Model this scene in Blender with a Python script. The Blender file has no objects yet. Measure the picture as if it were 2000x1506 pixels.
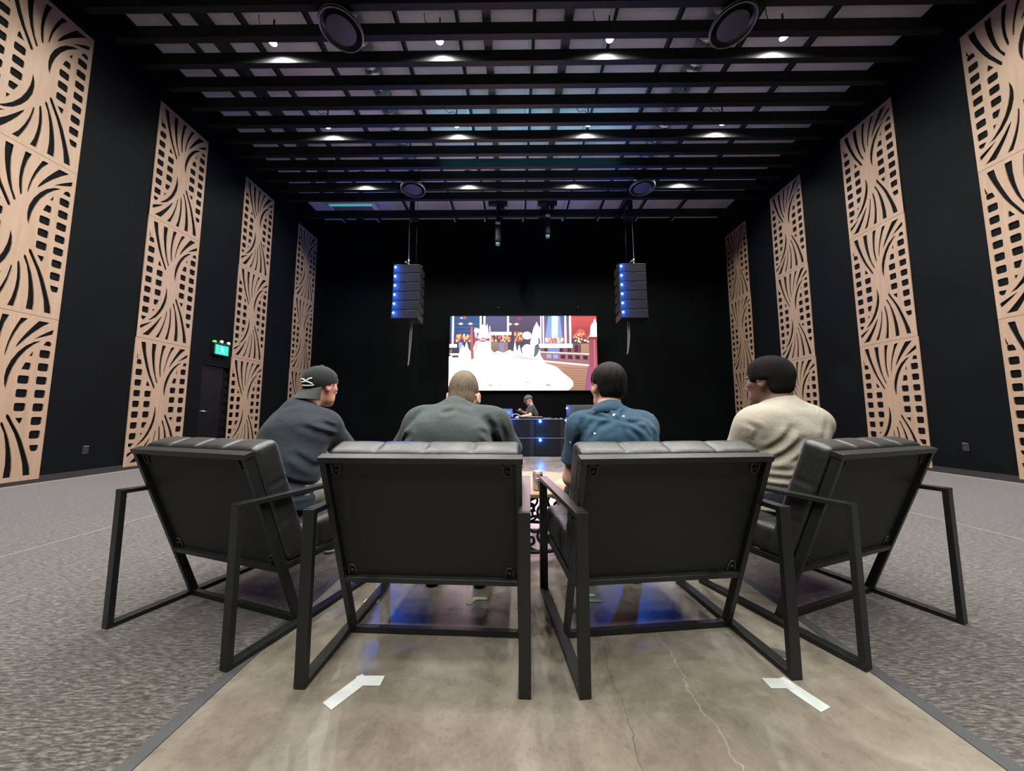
import bpy, bmesh, math, random
import numpy as np
from mathutils import Vector, Matrix, Euler
from mathutils.bvhtree import BVHTree
R = math.radians
random.seed(7)
SC = bpy.context.scene
COL = SC.collection

# ---------------------------------------------------------------- camera
cam_d = bpy.data.cameras.new('camera')
cam = bpy.data.objects.new('camera', cam_d)
COL.objects.link(cam)
cam.location = (0, 0, .9)
cam.rotation_euler = (R(95.2), 0, R(.55))
cam_d.sensor_width = 36
cam_d.lens = 645 / 2000 * 36
cam_d.clip_start = .02
SC.camera = cam

# ---------------------------------------------------------------- world, exposure
w = bpy.data.worlds.new('dark hall')
SC.world = w
w.use_nodes = True
bgn = w.node_tree.nodes['Background']
bgn.inputs[0].default_value = (.75, .85, 1, 1)
bgn.inputs[1].default_value = 0.0
SC.view_settings.view_transform = 'Standard'
SC.view_settings.look = 'None'
SC.view_settings.exposure = 0.0
SC.view_settings.gamma = 1
SC.view_settings.use_curve_mapping = False
cy = SC.cycles
cy.use_denoising = True
cy.max_bounces = 8
cy.diffuse_bounces = 4
cy.glossy_bounces = 4
cy.caustics_reflective = False
cy.caustics_refractive = False
cy.sample_clamp_indirect = 4
cy.use_light_tree = True

# ---------------------------------------------------------------- ceiling spot lamps (light)
LAMP_W = 440
LAMP_X = (-3.88, -1.2, 1.51, 4.25)
ROWS = (4.735, 6.275, 7.815)
REAR_ROWS = (3.22, 1.68, .14, -1.40, -2.94)      # rows over and behind the camera, out of the frame
LAMP_Z = 6.85
def spot(x, y, parent=None, power=LAMP_W):
    d = bpy.data.lights.new('bulb_light', 'SPOT')
    d.energy = power
    d.color = (1, .965, .90)
    d.spot_size = R(170)
    d.spot_blend = .45
    d.shadow_soft_size = .05
    o = bpy.data.objects.new('bulb_light', d)
    COL.objects.link(o)
    if parent:
        o.parent = parent
        o.location = (0, 0, -.012)
    else:
        o.location = (x, y, LAMP_Z - .012)
    return o
for yy in REAR_ROWS:
    for xx in LAMP_X:
        spot(xx, yy)

# ---------------------------------------------------------------- helpers
def tag(o, label=None, cat=None, group=None, kind=None):
    if label: o['label'] = label
    if cat: o['category'] = cat
    if group: o['group'] = group
    if kind: o['kind'] = kind
    return o
def thing(name, label, cat, loc=(0, 0, 0), rz=0., group=None):
    o = bpy.data.objects.new(name, None)
    COL.objects.link(o)
    o.location = loc
    o.rotation_euler = (0, 0, rz)
    o.empty_display_size = .1
    return tag(o, label, cat, group)
def obj(name, bm, mat, parent=None, smooth=False):
    me = bpy.data.meshes.new(name)
    bmesh.ops.recalc_face_normals(bm, faces=bm.faces)
    bm.to_mesh(me)
    bm.free()
    return mobj(name, me, mat, parent, smooth)
def mobj(name, me, mat, parent=None, smooth=False):
    o = bpy.data.objects.new(name, me)
    COL.objects.link(o)
    for m in (mat if isinstance(mat, (list, tuple)) else [mat]):
        me.materials.append(m)
    if parent: o.parent = parent
    if smooth:
        me.polygons.foreach_set('use_smooth', [True] * len(me.polygons))
    return o
def struct(name, bm, mat, smooth=False):
    o = obj(name, bm, mat, None, smooth)
    o['kind'] = 'structure'
    return o
def copy_tree(o, parent=None):
    c = o.copy()
    COL.objects.link(c)
    if parent: c.parent = parent
    for ch in list(o.children):
        copy_tree(ch, c)
    return c
NB = bmesh.new
def box(bm, c, s, rot=None, bev=0., mi=0):
    M = Matrix.Translation(c)
    if rot is not None: M = M @ (rot.to_4x4() if isinstance(rot, Matrix) else Euler(rot).to_matrix().to_4x4())
    M = M @ Matrix.Diagonal((s[0], s[1], s[2], 1))
    r = bmesh.ops.create_cube(bm, size=1, matrix=M)
    vs = r['verts']
    if mi:
        for f in {f for v in vs for f in v.link_faces}: f.material_index = mi
    if bev:
        es = list({e for v in vs for e in v.link_edges})
        bmesh.ops.bevel(bm, geom=es, offset=bev, segments=2, affect='EDGES', profile=.5)
    return vs
def bar(bm, p, q, w, h, up=(0, 0, 1), bev=.0, ext=0.):
    p, q = Vector(p), Vector(q)
    d = (q - p)
    L = d.length
    d.normalize()
    up = Vector(up)
    x = d.cross(up).normalized()
    u = x.cross(d).normalized()
    M = Matrix((x, d, u)).transposed()
    box(bm, (p + q) / 2, (w, L + 2 * ext, h), M, bev)
def tube(bm, pts, r, seg=8, closed=False, cap=True):
    pts = [Vector(p) for p in pts]
    n = len(pts)
    rr = r if isinstance(r, (list, tuple)) else [r] * n
    rings = []
    nrm = None
    for i, p in enumerate(pts):
        if closed: t = pts[(i + 1) % n] - pts[i - 1]
        else: t = pts[min(i + 1, n - 1)] - pts[max(i - 1, 0)]
        t.normalize()
        if nrm is None:
            nrm = t.orthogonal().normalized()
        nrm = (nrm - t * nrm.dot(t)).normalized()
        b = t.cross(nrm)
        rings.append([bm.verts.new(p + (nrm * math.cos(a) + b * math.sin(a)) * rr[i]) for a in [2 * math.pi * k / seg for k in range(seg)]])
    m = n if closed else n - 1
    for i in range(m):
        a, b = rings[i], rings[(i + 1) % n]
        for k in range(seg):
            bm.faces.new((a[k], a[(k + 1) % seg], b[(k + 1) % seg], b[k]))
    if cap and not closed:
        bm.faces.new(rings[0][::-1])
        bm.faces.new(rings[-1])
def lathe(bm, prof, seg=32, c=(0, 0, 0)):
    rings = []
    for r, z in prof:
        if r < 1e-6: rings.append([bm.verts.new((c[0], c[1], c[2] + z))])
        else: rings.append([bm.verts.new((c[0] + r * math.cos(2 * math.pi * k / seg), c[1] + r * math.sin(2 * math.pi * k / seg), c[2] + z)) for k in range(seg)])
    for a, b in zip(rings, rings[1:]):
        for k in range(seg):
            l = (k + 1) % seg
            if len(a) == 1 and len(b) == 1: continue
            if len(a) == 1: bm.faces.new((a[0], b[l], b[k]))
            elif len(b) == 1: bm.faces.new((a[k], a[l], b[0]))
            else: bm.faces.new((a[k], a[l], b[l], b[k]))
def prism(bm, poly, z0, z1, f=lambda x, y, z: (x, y, z)):
    a = [bm.verts.new(f(x, y, z0)) for x, y in poly]
    b = [bm.verts.new(f(x, y, z1)) for x, y in poly]
    bm.faces.new(a[::-1]); bm.faces.new(b)
    for i in range(len(poly)):
        j = (i + 1) % len(poly)
        bm.faces.new((a[i], a[j], b[j], b[i]))
def catmull(P, n=8, closed=False):
    P = [Vector(p) for p in P]
    out = []
    N = len(P)
    for i in range(N if closed else N - 1):
        if closed: p0, p1, p2, p3 = P[i - 1], P[i], P[(i + 1) % N], P[(i + 2) % N]
        else: p0, p1, p2, p3 = P[max(i - 1, 0)], P[i], P[i + 1], P[min(i + 2, N - 1)]
        for k in range(n):
            t = k / n
            out.append(.5 * ((2 * p1) + (p2 - p0) * t + (2 * p0 - 5 * p1 + 4 * p2 - p3) * t * t + (3 * p1 - p0 - 3 * p2 + p3) * t ** 3))
    if not closed: out.append(P[-1])
    return out

# ---------------------------------------------------------------- materials
def mat(name, col=(.5, .5, .5), rough=.5, metal=0., spec=.5, emit=None, es=0., **kw):
    m = bpy.data.materials.new(name)
    m.use_nodes = True
    b = m.node_tree.nodes['Principled BSDF']
    b.inputs['Base Color'].default_value = (*col, 1)
    b.inputs['Roughness'].default_value = rough
    b.inputs['Metallic'].default_value = metal
    b.inputs['Specular IOR Level'].default_value = spec
    if emit:
        b.inputs['Emission Color'].default_value = (*emit, 1)
        b.inputs['Emission Strength'].default_value = es
    for k, v in kw.items():
        b.inputs[k.replace('_', ' ')].default_value = v
    return m
class NT:
    def __init__(s, m):
        s.m = m; s.t = m.node_tree; s.b = s.t.nodes['Principled BSDF']
    def n(s, typ, **kw):
        x = s.t.nodes.new(typ)
        for k, v in kw.items(): setattr(x, k, v)
        return x
    def l(s, a, b): s.t.links.new(a, b)
    def coord(s, scale=(1, 1, 1), rot=(0, 0, 0), which='Object'):
        c = s.n('ShaderNodeTexCoord'); mp = s.n('ShaderNodeMapping')
        mp.inputs['Scale'].default_value = scale
        mp.inputs['Rotation'].default_value = rot
        s.l(c.outputs[which], mp.inputs['Vector'])
        return mp.outputs['Vector']
    def noise(s, vec, sc=5, det=4, rough=.5, dist=0.):
        x = s.n('ShaderNodeTexNoise')
        x.inputs['Scale'].default_value = sc; x.inputs['Detail'].default_value = det
        x.inputs['Roughness'].default_value = rough; x.inputs['Distortion'].default_value = dist
        s.l(vec, x.inputs['Vector'])
        return x.outputs['Fac']
    def ramp(s, fac, stops):
        x = s.n('ShaderNodeValToRGB')
        e = x.color_ramp.elements
        while len(e) < len(stops): e.new(.5)
        for i, (p, c) in enumerate(stops):
            e[i].position = p
            e[i].color = (*c, 1) if len(c) == 3 else c
        s.l(fac, x.inputs[0])
        return x.outputs[0]
    def mix(s, fac, a, b, typ='MIX'):
        x = s.n('ShaderNodeMix', data_type='RGBA', blend_type=typ)
        for inp, v in ((0, fac), (6, a), (7, b)):
            if hasattr(v, 'links') or hasattr(v, 'node'): s.l(v, x.inputs[inp])
            else: x.inputs[inp].default_value = v if inp == 0 else (*v, 1)
        return x.outputs[2]
    def math(s, op, a, b=None, c=None):
        x = s.n('ShaderNodeMath', operation=op)
        for i, v in enumerate((a, b, c)):
            if v is None: continue
            if hasattr(v, 'node'): s.l(v, x.inputs[i])
            else: x.inputs[i].default_value = v
        return x.outputs[0]
    def bump(s, h, strength=.3, dist=.01):
        x = s.n('ShaderNodeBump')
        x.inputs['Strength'].default_value = strength; x.inputs['Distance'].default_value = dist
        s.l(h, x.inputs['Height'])
        s.l(x.outputs[0], s.b.inputs['Normal'])
    def col(s, c): s.l(c, s.b.inputs['Base Color'])
    def rough(s, c): s.l(c, s.b.inputs['Roughness'])

M = {}
# polished concrete aisle
m = M['concrete'] = mat('polished concrete', rough=.22, spec=.55)
t = NT(m)
v = t.coord()
n1 = t.noise(v, 1.6, 6, .62, .6)
n2 = t.noise(v, 9, 6, .7, .3)
n3 = t.noise(v, 70, 3, .6)
base = t.ramp(n1, [(.32, (.092, .080, .061)), (.5, (.150, .134, .107)), (.68, (.212, .194, .160))])
b2 = t.ramp(n2, [(.25, (.66, .64, .61)), (.62, (1, 1, 1)), (.7, (1.0, 1.0, 1.0))])
c1 = t.mix(.75, base, b2, 'MULTIPLY')
b3 = t.ramp(n3, [(.30, (.66, .64, .62)), (.52, (1, 1, 1))])
c1 = t.mix(.5, c1, b3, 'MULTIPLY')
sx = t.n('ShaderNodeSeparateXYZ'); t.l(v, sx.inputs[0])
wob = t.noise(v, 3.0, 5, .6)
def crack(x0, slope, wamp, width, seedoff=0.):
    # distance from a wandering line x = x0 + slope*y
    a = t.math('SUBTRACT', sx.outputs[0], x0)
    a = t.math('SUBTRACT', a, t.math('MULTIPLY', sx.outputs[1], slope))
    a = t.math('SUBTRACT', a, t.math('MULTIPLY', t.math('SUBTRACT', wob, .5), wamp))
    return t.math('LESS_THAN', t.math('ABSOLUTE', a), width)
c1 = t.mix(t.math('MULTIPLY', crack(.545, .02, .24, .0026), .5), c1, (.24, .225, .19))
c1 = t.mix(t.math('MULTIPLY', crack(.30, .03, .12, .0016), .5), c1, (.04, .035, .028))
t.col(c1)
t.rough(t.ramp(n2, [(.3, (.24, .24, .24)), (.7, (.38, .38, .38))]))
t.bump(n3, .03, .004)
# carpet
m = M['carpet'] = mat('ribbed grey carpet', rough=.95, spec=.15)
t = NT(m)
v = t.coord(scale=(30, 150, 1), rot=(0, 0, R(-24)))
s1 = t.noise(v, 1.0, 3, .6, .4)
v2 = t.coord()
s2 = t.noise(v2, 160, 2, .6)
s3 = t.noise(v2, 1.2, 3)
c1 = t.ramp(s1, [(.34, (.020, .018, .016)), (.5, (.056, .052, .047)), (.68, (.150, .140, .127))])
c1 = t.mix(.55, c1, t.ramp(s2, [(.3, (.45, .43, .42)), (.7, (1, 1, 1))]), 'MULTIPLY')
c1 = t.mix(.5, c1, t.ramp(s3, [(.3, (.8, .8, .8)), (.7, (1, 1, 1))]), 'MULTIPLY')
t.col(c1)
t.b.inputs['Sheen Weight'].default_value = .48
t.b.inputs['Sheen Roughness'].default_value = .4
t.bump(t.math('ADD', s1, t.math('MULTIPLY', s2, .6)), .55, .006)
# plain wall / beam / deck
m = M['wall'] = mat('black painted drywall', (.012, .0135, .016), .7, spec=.06)
t = NT(m); v = t.coord(); n1 = t.noise(v, 1.3, 5, .6)
t.col(t.ramp(n1, [(.3, (.0016, .0020, .0025)), (.7, (.0028, .0034, .0041))]))
t.bump(t.noise(v, 60, 3), .08, .004)
M['base'] = mat('black rubber baseboard', (.012, .011, .011), .5)
m = M['beam'] = mat('black painted timber', (.01, .011, .012), .55, spec=.25)
t = NT(m); v = t.coord(scale=(2, 30, 30)); n1 = t.noise(v, 2, 4)
t.col(t.ramp(n1, [(.3, (.0055, .0062, .0066)), (.7, (.0085, .0095, .0100))]))
m = M['deck'] = mat('pale grey roof deck', (.62, .60, .60), .8)
t = NT(m); v = t.coord(); n1 = t.noise(v, 1.1, 4)
t.col(t.ramp(n1, [(.3, (.54, .52, .52)), (.7, (.70, .68, .67))]))
M['galv'] = mat('galvanised steel', (.55, .56, .58), .32, 1.)
M['purlin'] = mat('dull galvanised purlin', (.80, .80, .82), .4, .15)
M['blacksteel'] = mat('black steel', (.012, .012, .013), .45, .3)
# wood
m = M['wood'] = mat('pale maple plywood', rough=.5, spec=.35)
t = NT(m); v = t.coord(scale=(14, 14, .9)); n1 = t.noise(v, 1.5, 5, .6, .5)
v2 = t.coord(scale=(2.2, 2.2, .35)); n2 = t.noise(v2, 1.3, 2)
c1 = t.ramp(n1, [(.3, (.228, .155, .103)), (.55, (.255, .177, .120)), (.75, (.278, .195, .134))])
t.col(t.mix(.6, c1, t.ramp(n2, [(.3, (.88, .86, .83)), (.7, (1, 1, 1))]), 'MULTIPLY'))
m = M['tabletop'] = mat('light oak table top', rough=.6, spec=.2)
t = NT(m); v = t.coord(scale=(2, 26, 2)); n1 = t.noise(v, 2, 5, .6, .8)
t.col(t.ramp(n1, [(.3, (.20, .125, .078)), (.7, (.29, .195, .13))]))
M['iron'] = mat('black cast iron', (.008, .008, .008), .45, .2)
# chair
m = M['frame'] = mat('matt black powder coated steel', (.0065, .0075, .0078), .42, .0, spec=.38)
t = NT(m); v = t.coord(); t.bump(t.noise(v, 400, 2), .05, .001)
m = M['leather'] = mat('black leather', (.008, .0085, .0085), .42, spec=.6)
t = NT(m); v = t.coord()
vo = t.n('ShaderNodeTexVoronoi'); vo.inputs['Scale'].default_value = 260; t.l(v, vo.inputs['Vector'])
n1 = t.noise(v, 9, 4, .6, 1.)
t.bump(t.math('ADD', t.math('MULTIPLY', vo.outputs['Distance'], .35), t.math('MULTIPLY', n1, 2.2)), .22, .006)
t.rough(t.ramp(n1, [(.3, (.36, .36, .36)), (.7, (.50, .50, .50))]))
M['board'] = mat('black back panel', (.0080, .0095, .0092), .6, spec=.35)
M['zinc'] = mat('dark zinc clip', (.035, .038, .036), .5, .3)
# misc
M['tape'] = mat('white gaffer tape', (.34, .37, .36), .6)
M['tapetan'] = mat('worn tan tape', (.55, .42, .30), .6)
M['tapegreen'] = mat('pale green tape', (.35, .52, .28), .6)
M['strip'] = mat('grey carpet edge strip', (.034, .037, .040), .55)
M['seam'] = mat('pale carpet seam', (.15, .14, .115), .9)
M['edge'] = mat('pale cove edge', (.22, .195, .16), .7)
M['cab'] = mat('black speaker cabinet paint', (.009, .009, .0105), .55, spec=.2)
M['grille'] = mat('speaker grille', (.006, .0065, .008), .7, spec=.15)
M['port'] = mat('bass port opening', (.0015, .0015, .002), .9)
M['trimline'] = mat('worn cabinet edge', (.10, .10, .11), .45, .3)
M['subline'] = mat('worn subwoofer edge', (.22, .22, .23), .45, .3)
M['led'] = mat('blue led', (.1, .3, 1), .4, emit=(.03, .20, 1.0), es=150)
M['ledcore'] = mat('blue led core', (.3, .7, 1), .4, emit=(.20, .62, 1.0), es=1.7)
M['arrayled'] = mat('bright blue led core', (.3, .7, 1), .4, emit=(.20, .60, 1.0), es=1.8)
M['lens'] = mat('lamp lens', (1, 1, 1), .4, emit=(1, .97, .90), es=60)
M['blackplastic'] = mat('black plastic', (.01, .01, .011), .4)
M['white'] = mat('white plastic', (.75, .75, .75), .45)
M['greyplastic'] = mat('grey plastic lip', (.16, .16, .16), .5)
M['paper'] = mat('white paper label', (.8, .82, .84), .7)
M['brass'] = mat('brass hook', (.55, .38, .16), .35, .9)
M['steel'] = mat('brushed steel', (.62, .62, .62), .3, 1.)
M['diffring'] = mat('grey painted diffuser rim', (.20, .20, .22), .45, .3)
M['diffplate'] = mat('grey diffuser plate', (.05, .05, .058), .65)
M['blackcable'] = mat('black cable', (.012, .012, .013), .5)
M['greycable'] = mat('grey cable', (.16, .15, .15), .5)
# ================================================================ ROOM
XL, XR, YB, YR, ZD = -6.38, 6.70, 10.5, -5.0, 7.45
def slab(name, c, s, m):
    bm = NB(); box(bm, c, s); return struct(name, bm, m)
# floor: polished concrete aisle and two carpets
bm = NB(); box(bm, ((XL + XR) / 2, (YB + YR) / 2, -.06), (XR - XL + .4, YB - YR + .4, .108)); struct('floor', bm, M['concrete'])
AL, AR = -.975, 1.25
slab('floor_left', ((XL + AL - .045) / 2, (YR + YB) / 2, -.004), (AL - .045 - XL, YB - YR, .012), M['carpet'])
slab('floor_right', ((XR + AR + .045) / 2, (YR + YB) / 2, -.004), (XR - AR - .045, YB - YR, .012), M['carpet'])
slab('floor_middle', ((AL + AR) / 2, (YR + YB) / 2, -.004), (AR - AL, YB - YR, .008), M['concrete'])
slab('trim_1', (AL - .0225, (YR + YB) / 2, -.0035), (.045, YB - YR, .013), M['strip'])
slab('trim_2', (AR + .0225, (YR + YB) / 2, -.0035), (.045, YB - YR, .013), M['strip'])
slab('trim_3', (-3.28, (YR + YB) / 2, -.0035), (.014, YB - YR, .013), M['seam'])
slab('trim_4', (3.69, (YR + YB) / 2, -.0035), (.014, YB - YR, .013), M['seam'])
slab('trim_5', (XL + .03, (YR + YB) / 2, .003), (.022, YB - YR, .014), M['edge'])
slab('trim_6', (XR - .03, (YR + YB) / 2, .003), (.022, YB - YR, .014), M['edge'])
# left wall with the door opening
DY0, DY1, DZ = 6.62, 7.56, 2.0
bm = NB()
wt = .2
box(bm, (XL - wt / 2, (YR + DY0) / 2, ZD / 2), (wt, DY0 - YR, ZD))
box(bm, (XL - wt / 2, (DY1 + YB) / 2, ZD / 2), (wt, YB - DY1, ZD))
box(bm, (XL - wt / 2, (DY0 + DY1) / 2, (DZ + ZD) / 2), (wt, DY1 - DY0, ZD - DZ))
struct('wall_left', bm, M['wall'])
slab('wall_right', (XR + wt / 2, (YR + YB) / 2, ZD / 2), (wt, YB - YR, ZD), M['wall'])
slab('wall_back', ((XL + XR) / 2, YB + wt / 2, ZD / 2), (XR - XL + .4, wt, ZD), M['wall'])
slab('wall_rear', ((XL + XR) / 2, YR - wt / 2, ZD / 2), (XR - XL + .4, wt, ZD), M['wall'])
slab('ceiling', ((XL + XR) / 2, (YR + YB) / 2, ZD + .1), (XR - XL + .4, YB - YR + .4, .2), M['deck'])
for nm, x in (('baseboard_left', XL + .006), ('baseboard_right', XR - .006)):
    bm = NB()
    for a, b in (((YR, DY0), (DY1, YB)) if nm.endswith('left') else ((YR, YB),)):
        box(bm, (x, (a + b) / 2, .055), (.012, b - a, .09))
    struct(nm, bm, M['base'])
bm = NB(); box(bm, ((XL + XR) / 2, YB - .006, .055), (XR - XL, .012, .09)); struct('baseboard_back', bm, M['base'])
# door: frame, two leaves recessed, handle
bm = NB()
box(bm, (XL - .09, DY0 + .02, DZ / 2), (.14, .04, DZ)); box(bm, (XL - .09, DY1 - .02, DZ / 2), (.14, .04, DZ)); box(bm, (XL - .09, (DY0 + DY1) / 2, DZ - .02), (.14, DY1 - DY0, .04))
box(bm, (XL - .12, (DY0 + DY1) / 2, DZ / 2 - .01), (.045, DY1 - DY0 - .08, DZ - .03))
dr = struct('door_1', bm, mat('black door paint', (.0025, .0025, .003), .5, spec=.15))
bm = NB()
tube(bm, [(XL - .1, 6.74, .99), (XL - .035, 6.74, .99)], .012, 10)
tube(bm, [(XL - .037, 6.735, .99), (XL - .037, 6.86, .985)], .010, 10)
lathe(bm, [(0, 0), (.028, 0), (.028, .008), (0, .008)], 16, (XL - .097, 6.74, .985))
h = obj('door_handle', bm, M['steel'], dr, True); tag(h, 'small chrome lever handle')

# ---------------------------------------------------------------- overhead: purlins, beams, ducts
k = 7
for x in (-5.7, -4.55, -3.45, -2.0, -1.0, .265, 1.575, 2.74, 4.0, 5.2):
    bm = NB()
    box(bm, (x, (YR + YB) / 2, ZD - .05), (.055, YB - YR, .10))
    struct('trim_%d' % k, bm, M['purlin']); k += 1
    slab('trim_%d' % k, (x + (.055 if x < 2 else -.055), (YR + YB) / 2, ZD - .06), (.05, YB - YR, .12), M['blacksteel']); k += 1
for x in (-5.1, -.46, .875, 3.35):
    slab('trim_%d' % k, (x, (YR + YB) / 2, ZD - .10), (.13, YB - YR, .20), M['blacksteel']); k += 1

BW, BH, BZ = .09, .20, 6.70
ORD = ['first', 'second', 'third', 'fourth', 'fifth', 'sixth', 'seventh', 'eighth', 'ninth', 'tenth', 'eleventh', 'twelfth', 'thirteenth']
beam_y = [4.185 + .385 * i for i in range(12)] + [9.19]
bb = None
for i, y in enumerate(beam_y):
    if bb is None:
        bm = NB(); box(bm, (0, 0, BH / 2), (12.7, BW, BH), bev=.004)
        bb = obj('ceiling_beam', bm, M['beam']); o = bb
    else:
        o = bb.copy(); COL.objects.link(o)
    o.location = (.16, y, BZ)
    lit = {2: ' with four pale light scallops', 6: ' with light scallops on its face', 10: ' washed by lamps, passing behind the small round diffusers'}.get(i, '')
    lab = 'long black ceiling beam%s, %s counting from the camera end' % (lit, ORD[i])
    if i == 12: lab = 'long black ceiling beam nearest the screen wall, standing apart past a wide gap'
    tag(o, lab, 'ceiling beam', 'black ceiling beams across the hall')
# beams over and behind the camera, seen by the lamps only
for y in [4.185 - .385 * i for i in range(1, 22)]:
    o = bb.copy(); COL.objects.link(o); o.location = (.16, y, BZ)
    tag(o, 'long black ceiling beam overhead behind the camera, out of the picture', 'ceiling beam', 'black ceiling beams behind the camera')

def duct(x, lab):
    bm = NB()
    prof = []
    y = -2.
    while y < 8.3:
        prof += [(.150, y), (.150, y + .10), (.157, y + .106), (.157, y + .118), (.150, y + .124)]
        y += .124
    lathe(bm, [(0, prof[0][1])] + prof + [(0, prof[-1][1])], 24)
    bmesh.ops.rotate(bm, verts=bm.verts, cent=(0, 0, 0), matrix=Matrix.Rotation(R(-90), 3, 'X'))
    o = obj('spiral_duct', bm, M['galv'], None, True)
    o.location = (x, 0, 7.165)
    tag(o, lab, 'air duct', 'round galvanised ducts above the beams')
DXL, DXR = -2.575, 3.20
duct(DXL, 'shiny round galvanised air duct above the beams on the left')
duct(DXR, 'shiny round galvanised air duct above the beams on the right')
def diffuser_proto():
    r = thing('air_diffuser', '', 'air diffuser', group='round ceiling air diffusers')
    bm = NB()
    lathe(bm, [(.125, .425), (.125, .10), (.20, .07), (.275, .055), (.296, .03), (.300, .0), (.285, -.006), (.272, .0), (.268, .035), (.20, .05), (.12, .085), (.115, .425)], 48)
    obj('housing', bm, M['blackplastic'], r, True)
    bm = NB()
    tube(bm, [(.292 * math.cos(a), .292 * math.sin(a), .0) for a in [2 * math.pi * q / 48 for q in range(48)]], .009, 8, True)
    tube(bm, [(.30 * math.cos(a), .30 * math.sin(a), .035) for a in [2 * math.pi * q / 48 for q in range(48)]], .006, 8, True)
    obj('rim', bm, M['diffring'], r, True)
    bm = NB()
    lathe(bm, [(0, .022), (.19, .022), (.205, .012), (.205, .004), (.195, 0), (0, -.004)], 48)
    obj('plate', bm, M['diffplate'], r, True)
    for a in (0, 90, 180, 270):
        bm = NB(); box(bm, (.16 * math.cos(R(a + 45)), .16 * math.sin(R(a + 45)), .045), (.012, .012, .05))
        obj('bracket', bm, M['blackplastic'], r)
    return r
dp = diffuser_proto()
for i, (x, y, lab) in enumerate(((DXL, 4.378, 'large looking round grey ceiling diffuser at the top left, nearest the camera'),
                                 (DXR, 4.378, 'large looking round grey ceiling diffuser at the top right, nearest the camera'),
                                 (DXL, 7.842, 'small looking round ceiling diffuser above the left hanging speaker array'),
                                 (DXR, 7.842, 'small looking round ceiling diffuser above the right hanging speaker array'))):
    o = dp if i == 0 else copy_tree(dp)
    o.location = (x, y, 6.585)
    o['label'] = lab

# ---------------------------------------------------------------- spot lamps between the beams
def lamp_proto():
    r = thing('ceiling_spotlight', '', 'spotlight', group='ceiling spotlights between the beams')
    bm = NB(); lathe(bm, [(.0, .15), (.045, .15), (.064, .13), (.067, .0), (.063, -.004), (.060, .006), (0, .006)], 24); obj('housing', bm, M['blackplastic'], r, True)
    bm = NB(); lathe(bm, [(.0, -.006), (.04, -.004), (.058, .0), (.058, .004), (0, .004)], 24); obj('lens', bm, M['lens'], r, True)
    bm = NB(); bar(bm, (-.075, 0, .06), (-.075, 0, .22), .02, .006, (1, 0, 0)); bar(bm, (.075, 0, .06), (.075, 0, .22), .02, .006, (1, 0, 0)); bar(bm, (-.075, 0, .22), (.075, 0, .22), .02, .006); bar(bm, (0, 0, .22), (0, 0, .41), .02, .02, (1, 0, 0))
    obj('yoke', bm, M['blacksteel'], r)
    bm = NB(); tube(bm, catmull([(0, 0, .15), (-.02, .02, .27), (-.09, .03, .33), (-.17, .02, .30), (-.24, .0, .36), (-.26, 0, .5)], 8), .006, 6); obj('cord', bm, M['blackcable'], r, True)
    return r
lp = lamp_proto()
rowname = ['glowing ceiling spotlight in the nearest row, %s', 'ceiling spotlight above the beams, middle row, %s', 'ceiling spotlight above the beams, row nearest the screen, %s']
posname = ['leftmost of four', 'second of four from the left', 'third of four from the left', 'rightmost of four']
first = True
for ri, y in enumerate(ROWS):
    for xi, x in enumerate(LAMP_X):
        o = lp if first else copy_tree(lp)
        first = False
        o.location = (x, y, LAMP_Z)
        o['label'] = rowname[ri] % posname[xi]
for o in [o for o in COL.objects if o.name.startswith('ceiling_spotlight')]:
    spot(0, 0, o)
# added strips, out of sight on top of some beams, brighten the deck above
strip_m = mat('dim white added light strip', (.6, .6, .6), .5, emit=(1, .94, .92), es=1.15)
for q, y in enumerate((3.03, 4.185, 5.34, 6.495, 7.65, 9.19)):
    bm = NB(); box(bm, (.16, y + .028, 6.908), (12.2, .022, .012)); o = obj('added_deck_strip', bm, strip_m)
    tag(o, 'added, unseen dim white light strip on top of the %s beam' % ('one above the camera', 'first', 'fourth', 'seventh', 'tenth', 'last')[q], 'added light strip', 'added light strips on the beams')
# an added teal glow strip, unseen on top of the beams, tints the deck
bm = NB(); box(bm, (.35, 6.91, 6.91), (4.2, .024, .016)); o = obj('added_teal_strip', bm, mat('teal added light strip', (.1, .6, .7), .5, emit=(.08, .55, .75), es=30)); tag(o, 'added thin teal light strip, unseen on top of the middle beams', 'added light strip')

# ---------------------------------------------------------------- carved wooden wall tiles
S1 = [(.091, .971), (.106, .929), (.138, .875), (.172, .823), (.218, .757), (.264, .706), (.317, .656), (.367, .608), (.388, .603), (.39, .621), (.342, .669), (.293, .72), (.255, .773), (.218, .834), (.185, .895), (.163, .971)]
S2 = [(.274, .972), (.275, .927), (.287, .866), (.307, .809), (.338, .746), (.378, .692), (.411, .652), (.428, .65), (.429, .664), (.39, .71), (.365, .767), (.349, .827), (.34, .896), (.345, .972)]
S3 = [(.455, .973), (.441, .913), (.431, .854), (.431, .798), (.442, .745), (.46, .702), (.474, .697), (.478, .714), (.468, .759), (.463, .806), (.469, .863), (.487, .924), (.516, .974)]
S4 = [(.625, .971), (.596, .931), (.562, .878), (.538, .823), (.523, .771), (.521, .735), (.533, .736), (.541, .767), (.557, .815), (.59, .872), (.633, .928), (.688, .974)]
S5 = [(.802, .972), (.752, .936), (.696, .889), (.65, .845), (.616, .805), (.608, .785), (.64, .806), (.695, .847), (.761, .892), (.838, .937), (.909, .973)]
S6 = [(.957, .933), (.892, .909), (.829, .882), (.769, .853), (.859, .876), (.958, .903)]
CR = [(.846, .85), (.781, .839), (.703, .808), (.639, .765), (.587, .713), (.555, .658), (.547, .609), (.555, .571), (.577, .532), (.58, .576), (.589, .617), (.614, .67), (.656, .728), (.718, .782), (.784, .822)]
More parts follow.
